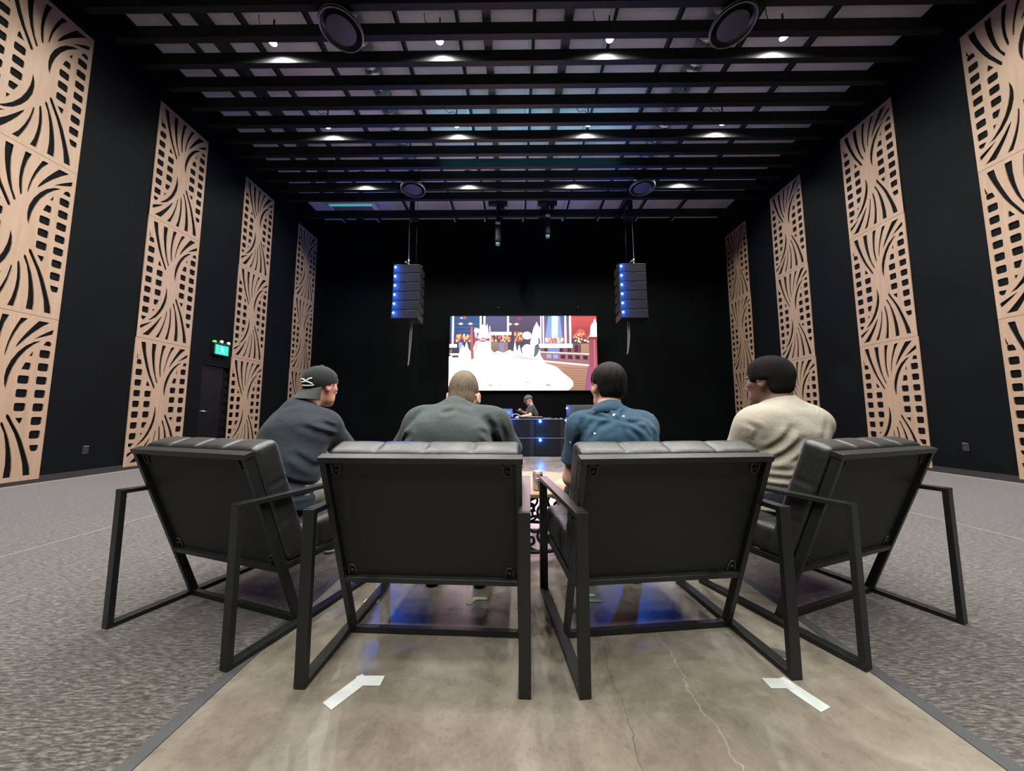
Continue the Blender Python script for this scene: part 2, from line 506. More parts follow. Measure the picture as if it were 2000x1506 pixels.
def rsq(cx, cy, w=.108, h=.0495, r=.02):
    out = []
    ry = r / 2.35
    for sx, sy, a0 in ((1, 1, 0), (-1, 1, 90), (-1, -1, 180), (1, -1, 270)):
        for a in (0, 45, 90):
            out.append((cx + sx * (w / 2 - r) + r * math.cos(R(a0 + a)), cy + sy * (h / 2 - ry) + ry * math.sin(R(a0 + a))))
    return out
HALF = [S1, S2, S3, S4, S5, S6, CR,
        [(.872, .826), (.90, .852), (.93, .855), (.952, .845), (.956, .83), (.945, .823)],
        [(.748, .748), (.778, .780), (.782, .75)],
        [(.69, .664), (.72, .708), (.765, .708), (.775, .70), (.775, .672), (.766, .664)]]
for i in range(7): HALF.append(rsq(.900, .771 - .0832 * i))
HALF.append([(.862, .209), (.945, .209), (.952, .200), (.950, .178), (.938, .171), (.888, .171), (.872, .186)])
for i in range(3): HALF.append(rsq(.722, .603 - .0822 * i))
HALF.append([(.694, .374), (.762, .376), (.758, .35), (.745, .335), (.725, .350)])
FULL = HALF + [[(1 - x, 1 - y) for x, y in p] for p in HALF] + [[(.044, .882), (.044, .832), (.072, .831)]]
TW, TH, TT = .925, 2.158, .014
def tile_mesh():
    cu = bpy.data.curves.new('tile', 'CURVE')
    cu.dimensions = '2D'
    cu.fill_mode = 'BOTH'
    cu.extrude = TT / 2
    def sp(pts):
        s = cu.splines.new('POLY')
        s.points.add(len(pts) - 1)
        for p, (x, y) in zip(s.points, pts): p.co = ((x - .5) * TW, y * TH, 0, 1)
        s.use_cyclic_u = True
    sp([(0, 0), (1, 0), (1, 1), (0, 1)])
    for p in FULL:
        q = p if len(p) == 12 and False else p
        if len(q) in (16, 14, 13, 15) or q in (S4, S5):
            q = [(a.x, a.y) for a in catmull([(x, y, 0) for x, y in q], 1, True)]
        sp(q)
    o = bpy.data.objects.new('tile', cu)
    COL.objects.link(o)
    dg = bpy.context.evaluated_depsgraph_get()
    me = bpy.data.meshes.new_from_object(o.evaluated_get(dg))
    bpy.data.objects.remove(o)
    me.name = 'carved_wall_tile'
    me.transform(Matrix.Rotation(R(90), 4, 'X'))
    return me
tm = tile_mesh()
tm.materials.clear(); tm.materials.append(M['wood'])
lev = ['bottom', 'middle', 'top']
nth = ['nearest the camera', 'second from the camera', 'third from the camera', 'farthest, beside the screen wall']
for side, sx, rz, ys in (('left', -6.368, R(90), (3.98, 5.85, 7.73, 9.64)), ('right', 6.688, R(-90), (4.07, 5.91, 7.79, 9.635))):
    for si, y in enumerate(ys):
        for li in range(3):
            o = bpy.data.objects.new('carved_wall_tile', tm)
            COL.objects.link(o)
            o.location = (sx, y, .062 + li * 2.163)
            o.rotation_euler = (0, 0, rz)
            tag(o, '%s pale wood fretwork tile of the %s wall strip %s' % (lev[li], side, nth[si]), 'wall panel', 'carved wooden wall tiles')

# ---------------------------------------------------------------- exit sign, wall outlets
r = thing('exit_sign', 'green lit emergency exit sign above the black door on the left wall', 'exit sign', (XL, 6.95, 2.31))
bm = NB(); box(bm, (.035, 0, .0), (.07, .36, .26), bev=.008); obj('housing', bm, M['blackplastic'], r)
bm = NB(); box(bm, (.0715, 0, -.01), (.004, .315, .20)); obj('lit_panel', bm, mat('green sign light', (.02, .4, .25), .4, emit=(.0, .40, .25), es=.85), r)
bm = NB()
fx = .0745
def fig(p, q, w): bar(bm, (fx, p[0], p[1]), (fx, q[0], q[1]), w, .002, (1, 0, 0))
box(bm, (fx, .0, -.01), (.001, .13, .188), mi=1)
fx = .0765
lathe(bm, [(0, 0), (.016, 0), (.016, .001), (0, .001)], 12); 
bmesh.ops.rotate(bm, verts=bm.verts[-26:], cent=(0, 0, 0), matrix=Matrix.Rotation(R(90), 3, 'Y')); bmesh.ops.translate(bm, verts=bm.verts[-26:], vec=(fx, -.012, .052))
fig((0, .03), (.01, -.03), .03); fig((.01, -.03), (-.03, -.055), .018); fig((-.03, -.055), (-.045, -.085), .016); fig((.012, -.03), (.045, -.05), .018); fig((.045, -.05), (.05, -.085), .015); fig((-.005, .025), (-.04, .0), .013); fig((.0, .025), (.035, .005), .013)
obj('running_figure', bm, [mat('white sign figure', (.4, .9, 1), .4, emit=(.12, .75, .95), es=.9), mat('blue sign field', (.0, .3, .6), .4, emit=(.0, .36, .68), es=1.1)], r)
for yy, e in ((-.02, 0), (.15, 0)):
    bm = NB(); lathe(bm, [(0, -.03), (.025, -.028), (.034, 0), (.036, .02), (0, .02)], 16)
    bmesh.ops.rotate(bm, verts=bm.verts, cent=(0, 0, 0), matrix=Matrix.Rotation(R(90), 3, 'Y')); bmesh.ops.translate(bm, verts=bm.verts, vec=(.06, yy, .165))
    obj('emergency_lamp', bm, M['white'], r, True)
bm = NB(); box(bm, (.05, .065, .135), (.03, .30, .02)); obj('lamp_bracket', bm, M['blackplastic'], r)
bm = NB(); box(bm, (.045, -.16, .15), (.05, .05, .04), bev=.006); obj('indicator', bm, mat('green indicator', (.1, .8, .1), .4, emit=(.12, .8, .08), es=.9), r)
for nm, x, y, z, sg, lab in (('wall_outlet', XL, 4.90, .418, 1, 'small dark wall outlet with a pale top edge on the left wall'), ('wall_outlet', XR, 5.03, .46, -1, 'small dark wall outlet with a pale top edge on the right wall')):
    r = thing(nm, lab, 'wall outlet', (x, y, z), group='wall outlets')
    bm = NB(); box(bm, (sg * .006, 0, -.03), (.012, .075, .115), bev=.003); obj('plate', bm, M['blackplastic'], r)
    bm = NB(); box(bm, (sg * .016, 0, .03), (.020, .055, .007)); obj('cover_lip', bm, M['greyplastic'], r)

# ---------------------------------------------------------------- tape on the floor
def tape(name, segs, label, m, z=.0012):
    bm = NB()
    for i, (p, q, wd) in enumerate(segs): bar(bm, (p[0], p[1], z + .0006 * i), (q[0], q[1], z + .0006 * i), wd, .0016)
    o = obj(name, bm, m); tag(o, label, 'tape mark'); return o
tape('tape_mark', [((-.585, 1.105), (-.515, 1.222), .048), ((-.548, 1.205), (-.452, 1.205), .042)], 'white L shaped tape mark on the concrete near the left front', M['tape'])['group'] = 'white tape corners'
tape('tape_mark', [((.952, 1.108), (.905, 1.228), .048), ((.845, 1.207), (.93, 1.207), .042)], 'white L shaped tape mark on the concrete near the right front', M['tape'])['group'] = 'white tape corners'
tape('tape_scrap', [((-.735, 1.69), (-.665, 1.69), .032)], 'small tan tape scrap under the inner left armchair', M['tapetan'])
tape('tape_scrap', [((-.225, 1.665), (-.195, 1.72), .022), ((-.20, 1.715), (-.14, 1.715), .022)], 'small pale green tape corner under the inner left armchair', M['tapegreen'])
tape('tape_scrap', [((.33, 1.70), (.42, 1.70), .022), ((.33, 1.75), (.40, 1.75), .022)], 'small pale green tape scrap under the inner right armchair', M['tapegreen'])
tape('tape_scrap', [((.985, 1.365), (1.03, 1.335), .04)], 'small dark tape scrap beside the inner right chair leg', M['strip'])
# ================================================================ ARMCHAIRS
def cushion(bm, w, d, h, r, cols, rows, puff=.018, groove=.010, gw=.012, n=56, m=44):
    """rounded tufted pad: x in +-w/2, y in +-d/2, z in +-h/2, stitched seams across both ways"""
    def seam(u, k):
        if k <= 1: return 0., 1.
        s = u * k
        e = abs(s - round(s)) / k
        if round(s) in (0, k): e = 9
        f = s - math.floor(s)
        return e, math.sin(math.pi * f)
    def pt(a, b, c):
        x, y, z = a * w / 2, b * d / 2, c * h / 2
        q = Vector((max(-w / 2 + r, min(w / 2 - r, x)), max(-d / 2 + r, min(d / 2 - r, y)), max(-h / 2 + r, min(h / 2 - r, z))))
        v = Vector((x, y, z)) - q
        if v.length > 1e-9: nn = v.normalized()
        else: nn = Vector((0, 0, 0))
        p = q + nn * r
        u1, u2 = a / 2 + .5, b / 2 + .5
        e1, f1 = seam(u1, cols); e2, f2 = seam(u2, rows)
        g = max(math.exp(-(e1 * w / gw) ** 2), math.exp(-(e2 * d / gw) ** 2))
        ex = max(0, 1 - abs(a) ** 8) * max(0, 1 - abs(b) ** 8)
        up = puff * (max(f1, 0) ** .4) * (max(f2, 0) ** .4) * ex
        if abs(c) > .999: p.z += (1 if c > 0 else -1) * (up - groove * g * ex)
        else: p += nn * (-.9 * groove * g * (1 if abs(c) < .7 else .6) + (.6 * puff * max(f1, 0) ** .5 * (1 - c * c) if abs(b) > .999 else 0))
        return p
    def face(fn, n, m):
        g = [[bm.verts.new(fn(-1 + 2 * i / n, -1 + 2 * j / m)) for j in range(m + 1)] for i in range(n + 1)]
        for i in range(n):
            for j in range(m): bm.faces.new((g[i][j], g[i + 1][j], g[i + 1][j + 1], g[i][j + 1]))
    face(lambda a, b: pt(a, b, 1), n, m); face(lambda a, b: pt(a, b, -1), n, m)
    face(lambda a, c: pt(a, 1, c), n, 8); face(lambda a, c: pt(a, -1, c), n, 8)
    face(lambda b, c: pt(1, b, c), m, 8); face(lambda b, c: pt(-1, b, c), m, 8)
    bmesh.ops.remove_doubles(bm, verts=bm.verts, dist=.0006)

def make_chair():
    r = thing('armchair', '', 'armchair', group='black leather armchairs in a row')
    F = M['frame']
    X = .372
    AZ = .575
    FY = .652
    for sx in (-1, 1):
        x = sx * X
        bm = NB(); box(bm, (x, 0, AZ / 2), (.040, .020, AZ), bev=.0015); obj('leg', bm, F, r)
        bm = NB(); box(bm, (x, FY, AZ / 2), (.040, .020, AZ), bev=.0015); obj('leg', bm, F, r)
        bm = NB(); box(bm, (x, FY / 2, AZ - .009), (.042, FY + .021, .018), bev=.0015); obj('armrest', bm, F, r)
        bm = NB(); box(bm, (x, FY / 2, .010), (.040, FY - .019, .020), bev=.0015); obj('floor_rail', bm, F, r)
    # back: two sloped rails from the floor rail up to the top rail
    p0, p1 = Vector((0, .288, .020)), Vector((0, .030, .744))
    d = (p1 - p0).normalized()
    nrm = Vector((0, d.z, -d.y))               # points forward
    def on(t): return p0 + (p1 - p0) * t
    bm = NB()
    for sx in (-1, 1):
        bar(bm, on(0) + Vector((sx * .352, 0, 0)), on(1) + Vector((sx * .352, 0, 0)), .022, .032, nrm, .0015)
    bar(bm, on(1) + Vector((-.363, 0, 0)), on(1) + Vector((.363, 0, 0)), .036, .022, d, .0015, .004)
    bar(bm, on(.325) + Vector((-.341, 0, 0)), on(.325) + Vector((.341, 0, 0)), .030, .024, d, .0015)
    obj('back_frame', bm, F, r)
    bm = NB(); bar(bm, (-.355, .288, .013), (.355, .288, .013), .022, .022, (0, 0, 1), .0015); obj('stretcher', bm, F, r)
    # seat frame
    bm = NB()
    for sx in (-1, 1): bar(bm, (sx * .345, .19, .255), (sx * .345, .645, .268), .022, .026, (0, 0, 1), .0015)
    bar(bm, (-.350, .640, .268), (.350, .640, .268), .022, .026, (0, 0, 1), .0015)
    obj('seat_frame', bm, F, r)
    # back board, slightly inset between the rails
    bm = NB()
    a, b = on(.328), on(.975)
    Mx = Matrix(((1, 0, 0), (0, d.y, nrm.y), (0, d.z, nrm.z)))
    box(bm, (a + b) / 2 + nrm * .008, (.680, (b - a).length, .012), Mx, .001)
    obj('back_panel', bm, M['board'], r)
    for sx in (-1, 1):
        for t_ in (.375, .945):
            c = on(t_) - nrm * .001 + Vector((sx * .312, 0, 0))
            bm = NB()
            s = -1 if t_ > .5 else 1
            pts = [c + d * (.022 * -s) + Vector((-.016, 0, 0)), c + Vector((-.015, 0, 0)), c + d * (.018 * s) + Vector((-.009, 0, 0)), c + d * (.022 * s), c + d * (.018 * s) + Vector((.009, 0, 0)), c + Vector((.015, 0, 0)), c + d * (.022 * -s) + Vector((.016, 0, 0))]
            tube(bm, catmull(pts, 4), .0036, 6)
            lathe(bm, [(0, -.003), (.007, -.003), (.007, .003), (0, .003)], 10)
            bmesh.ops.translate(bm, verts=bm.verts[-22:], vec=c)
            obj('bracket', bm, M['zinc'], r, True)
    # back cushion
    bm = NB()
    cushion(bm, .712, .520, .105, .020, 4, 3, puff=.008, groove=.007, gw=.008, n=72)
    Mc = Matrix.Translation(on(.682) + nrm * .076) @ Mx.to_4x4()
    bm.transform(Mc)
    obj('back_cushion', bm, M['leather'], r, True)
    bm = NB()
    cushion(bm, .70, .465, .135, .028, 4, 3, puff=.010, groove=.008, gw=.009, n=72)
    bm.transform(Matrix.Translation((0, .455, .343)) @ Matrix.Rotation(R(3.), 4, 'X'))
    obj('seat_cushion', bm, M['leather'], r, True)
    return r
CH = dict(A=((-1.38, 1.361), -17.8), B=((-.341, 1.1615), -2.4), C=((.5915, 1.189), 6.5), D=((1.594, 1.407), 21.))
CL = dict(A='outer left black leather armchair, angled, holding the man in the cap',
          B='inner left black leather armchair, under the man with the bowed head',
          C='inner right black leather armchair, under the man in the blue shirt',
          D='outer right black leather armchair, angled, under the man in the beige shirt')
c0 = make_chair()
for i, k_ in enumerate('ABCD'):
    o = c0 if i == 0 else copy_tree(c0)
    (x, y), a = CH[k_]
    o.location = (x, y, .002)
    o.rotation_euler = (0, 0, R(a))
    o['label'] = CL[k_]

# ================================================================ TABLE AND CAN
TX, TY = .13, 2.50
r = thing('coffee_table', 'round pale oak coffee table on a black iron scroll base, between the seated men', 'coffee table', (TX, TY, .002))
bm = NB(); lathe(bm, [(0, .390), (.405, .390), (.414, .394), (.416, .412), (.412, .418), (0, .418)], 64); o = obj('table_top', bm, M['tabletop'], r); tag(o, 'pale oak top')
o.data.polygons.foreach_set('use_smooth', [False] * len(o.data.polygons))
bm = NB()
RB = .30
ring = lambda z, rr: [(rr * math.cos(2 * math.pi * q / 48), rr * math.sin(2 * math.pi * q / 48), z) for q in range(48)]
tube(bm, ring(.030, RB), .013, 8, True); obj('base_ring', bm, M['iron'], r, True)
bm = NB(); tube(bm, ring(.375, RB), .012, 8, True); obj('top_ring', bm, M['iron'], r, True)
NP = 6
for q in range(NP):
    bm = NB()
    a0 = 2 * math.pi * q / NP - math.pi / 2 + .2
    half = math.pi / NP
    def cyl(u, z): return (RB * math.cos(a0 + u * half), RB * math.sin(a0 + u * half), .2025 + z * .165)
    # four lobes round a centre and scrolls to the corners
    for (cu, cz) in ((.42, 0), (-.42, 0), (0, .45), (0, -.45)):
        tube(bm, [cyl(cu + .30 * math.cos(a), cz + .30 * math.sin(a)) for a in [2 * math.pi * e / 14 for e in range(14)]], .0095, 6, True)
    for sx in (-1, 1):
        for sz in (-1, 1):
            tube(bm, catmull([cyl(sx * 1.0, sz * .15), cyl(sx * .95, sz * .55), cyl(sx * .70, sz * .78), cyl(sx * .45, sz * .70), cyl(sx * .50, sz * .5), cyl(sx * .62, sz * .52)], 4), .0095, 6)
            tube(bm, catmull([cyl(sx * .70, sz * .78), cyl(sx * .55, sz * .92), cyl(sx * .35, sz * 1.0)], 4), .0085, 6)
    obj('scroll_panel', bm, M['iron'], r, True)
for q in range(6):
    a = 2 * math.pi * q / 6
    bm = NB(); lathe(bm, [(0, 0), (.014, 0), (.018, .008), (.012, .022), (0, .022)], 12, (RB * math.cos(a), RB * math.sin(a), 0)); obj('foot', bm, M['iron'], r, True)
r = thing('soda_can', 'silver and dark soda can standing on the round coffee table', 'can', (.146, 2.19, .4205))
bm = NB(); lathe(bm, [(0, .004), (.022, .0), (.028, .004), (.033, .012), (.033, .104), (.030, .112), (.0265, .118), (.0265, .121), (.024, .121), (.0235, .117), (0, .117)], 32); obj('body', bm, mat('silver can print', (.46, .46, .47), .35, .8), r, True)
def on_can(name, pts, rr, m, lab=None):
    # flat printed shape wrapped on the can: pts are (angle in degrees from facing -y, height)
    bm = NB()
    cx = sum(p[0] for p in pts) / len(pts); cz = sum(p[1] for p in pts) / len(pts)
    def w_(a, z): return (rr * math.sin(R(a)), -rr * math.cos(R(a)), z)
    for i in range(len(pts)):
        p, q = pts[i], pts[(i + 1) % len(pts)]
        n = 6
        for e in range(n):
            s0, s1 = e / n, (e + 1) / n
            A = (p[0] + (q[0] - p[0]) * s0, p[1] + (q[1] - p[1]) * s0); B = (p[0] + (q[0] - p[0]) * s1, p[1] + (q[1] - p[1]) * s1)
            for f in range(6):
                g0, g1 = f / 6, (f + 1) / 6
                quad = [(cx + (A[0] - cx) * g0, cz + (A[1] - cz) * g0), (cx + (B[0] - cx) * g0, cz + (B[1] - cz) * g0), (cx + (B[0] - cx) * g1, cz + (B[1] - cz) * g1), (cx + (A[0] - cx) * g1, cz + (A[1] - cz) * g1)]
                vs = [bm.verts.new(w_(*v)) for v in (quad[1:] if f == 0 else quad)]
                bm.faces.new(vs)
    bmesh.ops.remove_doubles(bm, verts=bm.verts, dist=.00005)
    o = obj(name, bm, m, r, True)
    if lab: tag(o, lab)
on_can('printed_band', [(0, .012), (95, .012), (95, .104), (0, .104)], .0333, mat('dark can print', (.02, .022, .035), .4), 'dark printed half')
ell = lambda ca, cz, ra, rz_: [(ca + ra * math.cos(a), cz + rz_ * math.sin(a)) for a in [2 * math.pi * q / 20 for q in range(20)]]
on_can('round_emblem', ell(5, .082, 30, .016), .0335, M['white'], 'round white emblem')
on_can('emblem_stripe', [(-24, .086), (-10, .096), (12, .0975), (30, .091), (20, .086), (0, .084)], .0337, mat('red print', (.55, .03, .03), .4), 'red stripe of the emblem')
on_can('emblem_stripe', [(-22, .078), (-2, .076), (20, .079), (30, .076), (10, .067), (-10, .069)], .0337, mat('blue print', (.03, .07, .35), .4), 'blue stripe of the emblem')
on_can('script_line', [(20, .060), (60, .066), (62, .061), (22, .054)], .0337, M['white'], 'pale script line')
on_can('script_line', [(14, .046), (66, .053), (66, .047), (14, .040)], .0337, M['white'], 'pale script line')
bm = NB(); lathe(bm, [(.0, .1175), (.0232, .1175), (.0232, .1185), (0, .1185)], 24); tube(bm, [(.011 * math.cos(a), .006 + .013 * math.sin(a), .1195) for a in [2 * math.pi * q / 16 for q in range(16)]], .0012, 6, True); obj('lid', bm, M['steel'], r)

# ================================================================ SCREEN
SY = 10.40
def scr(u, v): return (-2.082 + (u - 880) / 283 * 4.667, 4.088 - (v - 617.5) / 144 * 2.388)
r = thing('led_screen', 'large bright LED video screen on the back wall', 'screen', (0, SY, 0))
bm = NB(); box(bm, (.2515, .05, 2.894), (4.72, .08, 2.44), bev=.004); obj('housing', bm, M['blackplastic'], r)
SB = bmesh.new()
SCL = SB.loops.layers.float_color.new('picture')
lay = [0]
def poly(pts, c, c2=None):
    """flat picture patch on the screen; c2 = colour of the lower points for a blend"""
    lay[0] += 1
    y = -.0005 * 0 + .0085 - lay[0] * .00006
    vs = [SB.verts.new((scr(u, v)[0], y, scr(u, v)[1])) for u, v in pts]
    f = SB.faces.new(vs)
    vmin, vmax = min(p[1] for p in pts), max(p[1] for p in pts)
    for l, p in zip(f.loops, pts):
        k = (p[1] - vmin) / max(vmax - vmin, 1e-6)
        cc = c if c2 is None else [c[i] + (c2[i] - c[i]) * k for i in range(3)]
        l[SCL] = (*cc, 1)
def rect(u0, v0, u1, v1, c, c2=None): poly([(u0, v0), (u1, v0), (u1, v1), (u0, v1)], c, c2)
def blob(u, v, ru, rv, c, n=10, j=0.):
    poly([(u + ru * (1 + random.uniform(-j, j)) * math.cos(2 * math.pi * q / n), v + rv * (1 + random.uniform(-j, j)) * math.sin(2 * math.pi * q / n)) for q in range(n)], c)
W3 = (5.2, 3.6, 4.0)
rect(879, 617.5, 1165, 762, (.05, .055, .13), (.10, .05, .07))
rect(879, 617.5, 938, 662, (.018, .085, .26), (.03, .06, .16))
for q in range(9): rect(886, 628 + q * 3.6, 940, 629.2 + q * 3.6, (.035, .12, .36) if q % 2 else (.015, .05, .17))
rect(948, 617.5, 994, 652, (.085, .10, .24), (.06, .05, .13))
for q in range(6): rect(950, 629 + q * 3.5, 1058, 630 + q * 3.5, (.11, .10, .20))
rect(995, 617.5, 1060, 664, (.10, .06, .14), (.05, .035, .06))
blob(1014, 622, 4, 3.5, (.35, .04, .12)); blob(907, 620, 5, 3, (.40, .12, .22)); blob(901, 620.5, 2.5, 2, (.5, .6, .9))
for (u, v) in ((900, 632), (919, 632), (996, 633), (1009, 633), (1101, 631)):
    blob(u, v, 6, 3, (.45, .10, .10)); blob(u, v, 3.4, 1.8, (2.2, 1.7, 1.6))
rect(1113, 617.5, 1165, 660, (.60, .085, .085), (.42, .05, .06))
for q in range(4): rect(1113, 640 + q * 3, 1152, 641 + q * 3, (.32, .04, .05))
rect(1062, 617.5, 1113, 672, (.12, .10, .22), (.25, .12, .16))
poly([(1071, 617.5), (1094, 617.5), (1099, 672), (1063, 672)], (.16, .40, 1.0), (.35, .35, .75))
poly([(1078, 617.5), (1090, 617.5), (1089, 662), (1077, 662)], (1.1, 1.9, 2.4), (.6, .9, 1.5))
# crowd
def crowd(u0, u1, v0, v1, n, hot=1.):
    for q in range(n):
        u, v = random.uniform(u0, u1), random.uniform(v0, v1)
        c = random.choice([(1.1, .42, .16), (1.4, .8, .38), (.75, .16, .10), (.42, .08, .08), (1.3, .6, .3)])
        h_ = random.uniform(1.6, 3.6)
        poly([(u - h_ * .6, v + h_), (u - h_ * .3, v - h_), (u + .2, v - h_ * 1.2), (u + h_ * .4, v - h_ * .8), (u + h_ * .6, v + h_)], [hot * e for e in c])
crowd(891, 922, 655, 667, 46); crowd(958, 996, 655, 667, 46); crowd(1004, 1022, 651, 666, 30, .9); crowd(1064, 1100, 662, 669, 34, 1.5)
for q in range(90):
    v = random.uniform(645, 669)
    hw = (v - 641) * .85
    u = 1134 + random.uniform(-hw, hw) * 1.0
    blob(u, v, random.uniform(1, 2.2), random.uniform(1, 2), random.choice([(1.2, .30, .10), (1.5, .75, .35), (.8, .10, .07), (1.6, 1.1, .6)]) if v > 652 else (.85, .14, .09), 7)
# wall under the crowd
rect(883, 668, 1022, 700, (.06, .05, .09)); rect(958, 669, 978, 690, (.32, .22, .15), (.18, .11, .10)); rect(975, 669, 992, 690, (.25, .24, .45)); rect(985, 672, 991, 690, (.40, .16, .10))
rect(897, 669, 904, 690, (.35, .42, .85)); rect(879, 680, 898, 690, (.04, .05, .10)); rect(879, 683, 884, 690, (.30, .14, .10))
rect(1054, 671, 1150, 690, (.20, .075, .075), (.26, .11, .09))
for u in (1062, 1077, 1092, 1107, 1121, 1131): poly([(u, 688), (u, 677), (u + 3, 674), (u + 7, 677), (u + 7, 688)], (.07, .012, .03))
rect(1070, 674, 1092, 690, (.20, .26, .55)); rect(1133, 672, 1149, 692, (.42, .25, .16))
poly([(1055, 687), (1152, 691.5), (1152, 693.5), (1055, 689)], (1.5, 1.05, 1.1))
poly([(1055, 689), (1152, 693.5), (1152, 713), (1055, 704)], (.34, .16, .17))
for q, u in enumerate((1067, 1080, 1094, 1108, 1122, 1137)): poly([(u, 692.2 + q * .6), (u + 9, 692.8 + q * .6), (u + 9, 700.5 + q * .6), (u, 699.5 + q * .6)], (.28, .42, .95) if q < 2 else (.07, .012, .035))
poly([(1058, 704), (1152, 713), (1152, 716), (1058, 707)], (1.5, 1.0, .95))
poly([(1058, 707), (1152, 716), (1150, 762), (1100, 762)], (.50, .27, .20), (.40, .20, .12))
for q in range(9): poly([(1095 + q * 2, 718 + q * 5), (1149, 721 + q * 4.6), (1149, 722 + q * 4.6), (1095 + q * 2, 719.2 + q * 5)], (.28, .12, .08))
poly([(1146, 716), (1153, 716), (1152, 762), (1139, 762)], (.28, .11, .24))
poly([(1150, 659), (1164, 659), (1165, 762), (1147, 762)], (.34, .075, .10), (.48, .10, .19))
rect(1148, 659, 1165, 664, (.26, .04, .06)); rect(1158, 664, 1161, 762, (.55, .17, .18))
# bright stage floor
poly([(878.5, 697), (886, 692), (898, 691), (901, 681), (905, 674), (908, 682), (912, 668), (916, 682), (922, 690), (930, 668), (957, 668), (960, 684), (966, 690), (972, 686), (984, 690), (996, 684), (1003, 688), (1006, 668), (1010, 690), (1014, 674), (1018, 690), (1030, 690), (1057, 698), (1064, 710), (1085, 717), (1097, 728), (1112, 740), (1116.5, 745), (1117, 753), (1108, 761.5), (878.5, 761.5)], (10., 6.9, 7.7))
rect(879, 690.5, 898, 692.5, (1.8, 1.4, 1.5)); rect(884, 694, 897, 699, (.10, .06, .10))
# seat with the crossed rail
poly([(920, 638), (923, 637), (927, 700), (921, 704), (919, 660)], (.55, .13, .14)); poly([(927, 640), (930, 640), (935, 668), (929, 700)], (1.2, .55, .58)); blob(932, 646, 6, 5, (1.6, .9, 1.05))
rect(928, 659, 957, 668, (.42, .06, .10)); poly([(930, 660), (933, 660), (956, 667), (953, 667.6)], (1.7, 1.2, 1.3)); poly([(953, 660), (956, 660), (933, 667.5), (929, 667.5)], (1.7, 1.2, 1.3))
poly([(956, 637), (958, 637), (960, 690), (957, 690)], (1.3, .8, .85))
poly([(934, 660), (937, 646), (940, 640), (941, 636), (944, 634), (948, 634), (950, 640), (952, 633), (954, 648), (957, 660)], W3)
# swings and ropes
for u, v1 in ((885, 674), (939, 662), (946.5, 640), (992.5, 652), (1056.5, 672), (1061, 672), (1104, 673), (1113.2, 672)):
    wd = 1.5 if u not in (1056.5, 1061) else 1.0
    rect(u - wd, 617.5, u + wd, v1, W3)
rect(957, 649, 999, 654.5, W3); rect(1052, 672.5, 1117, 680, W3); rect(879, 672.5, 893, 679, W3)
# pale performer group, left plain
blob(1029, 656, 9, 8, W3, 9, .15); poly([(1036, 668), (1040, 650), (1043, 640), (1046, 634), (1048, 629), (1050, 634), (1054, 640), (1055, 664), (1050, 672), (1044, 676), (1042, 700), (1036, 700)], W3); blob(1030, 684, 11, 11, W3, 11, .1)
poly([(1044, 677), (1054, 676), (1053, 688), (1045, 698), (1042, 698)], (.13, .14, .19)); poly([(1050, 660), (1055, 661), (1054, 669), (1051, 669)], (.2, .25, .3)); poly([(1046, 700), (1054, 683), (1056, 700)], W3)
poly([(1010, 695), (1024, 697), (1036, 700), (1050, 701.5), (1050, 704), (1034, 703), (1020, 701), (1008, 698)], (1.3, .5, .6)); blob(1006, 699, 3, 1.5, (.9, .30, .4), 8)
# statue on the pillar
poly([(1149, 658.5), (1152, 654), (1153, 640), (1156, 632), (1159, 630), (1160, 624), (1162, 624), (1164.5, 632), (1164.5, 658.5)], W3)
# dark marks on the floor
for u, v, ru, rv in ((959, 752, 7, 1.4), (978, 752, 3, 1.1), (1070, 752, 7, 1.6), (1030, 746, 3, 1.4), (962, 729, 1.6, 1.2), (981, 729.5, 1.8, .9), (936, 697, 4, .4), (1048, 754, 5, .4)): blob(u, v, ru, rv, (.35, .22, .25), 8)
rect(968.8, 699, 970, 724, (.95, .75, .5)); rect(976.5, 700, 978, 724, (1.3, 1.0, .55)); blob(920.5, 712, 3, 2.6, (1.3, .7, 1.2), 8); poly([(921, 672), (927, 672), (923, 700), (921, 706)], (.45, .10, .10))
sm = mat('video picture', (0, 0, 0), .5)
b = sm.node_tree.nodes['Principled BSDF']
at = sm.node_tree.nodes.new('ShaderNodeAttribute'); at.attribute_name = 'picture'
sm.node_tree.links.new(at.outputs['Color'], b.inputs['Emission Color'])
b.inputs['Emission Strength'].default_value = 1.25
me = bpy.data.meshes.new('picture'); SB.to_mesh(me); SB.free()
mobj('picture', me, sm, r)
for u in (974, 1130):
    bm = NB(); x, z = scr(u, 601); tube(bm, [(x, .05, 4.1), (x, .05, z)], .008, 8); box(bm, (x, .05, z + .02), (.06, .06, .06), bev=.004); obj('mounting_eye', bm, M['cab'], r)

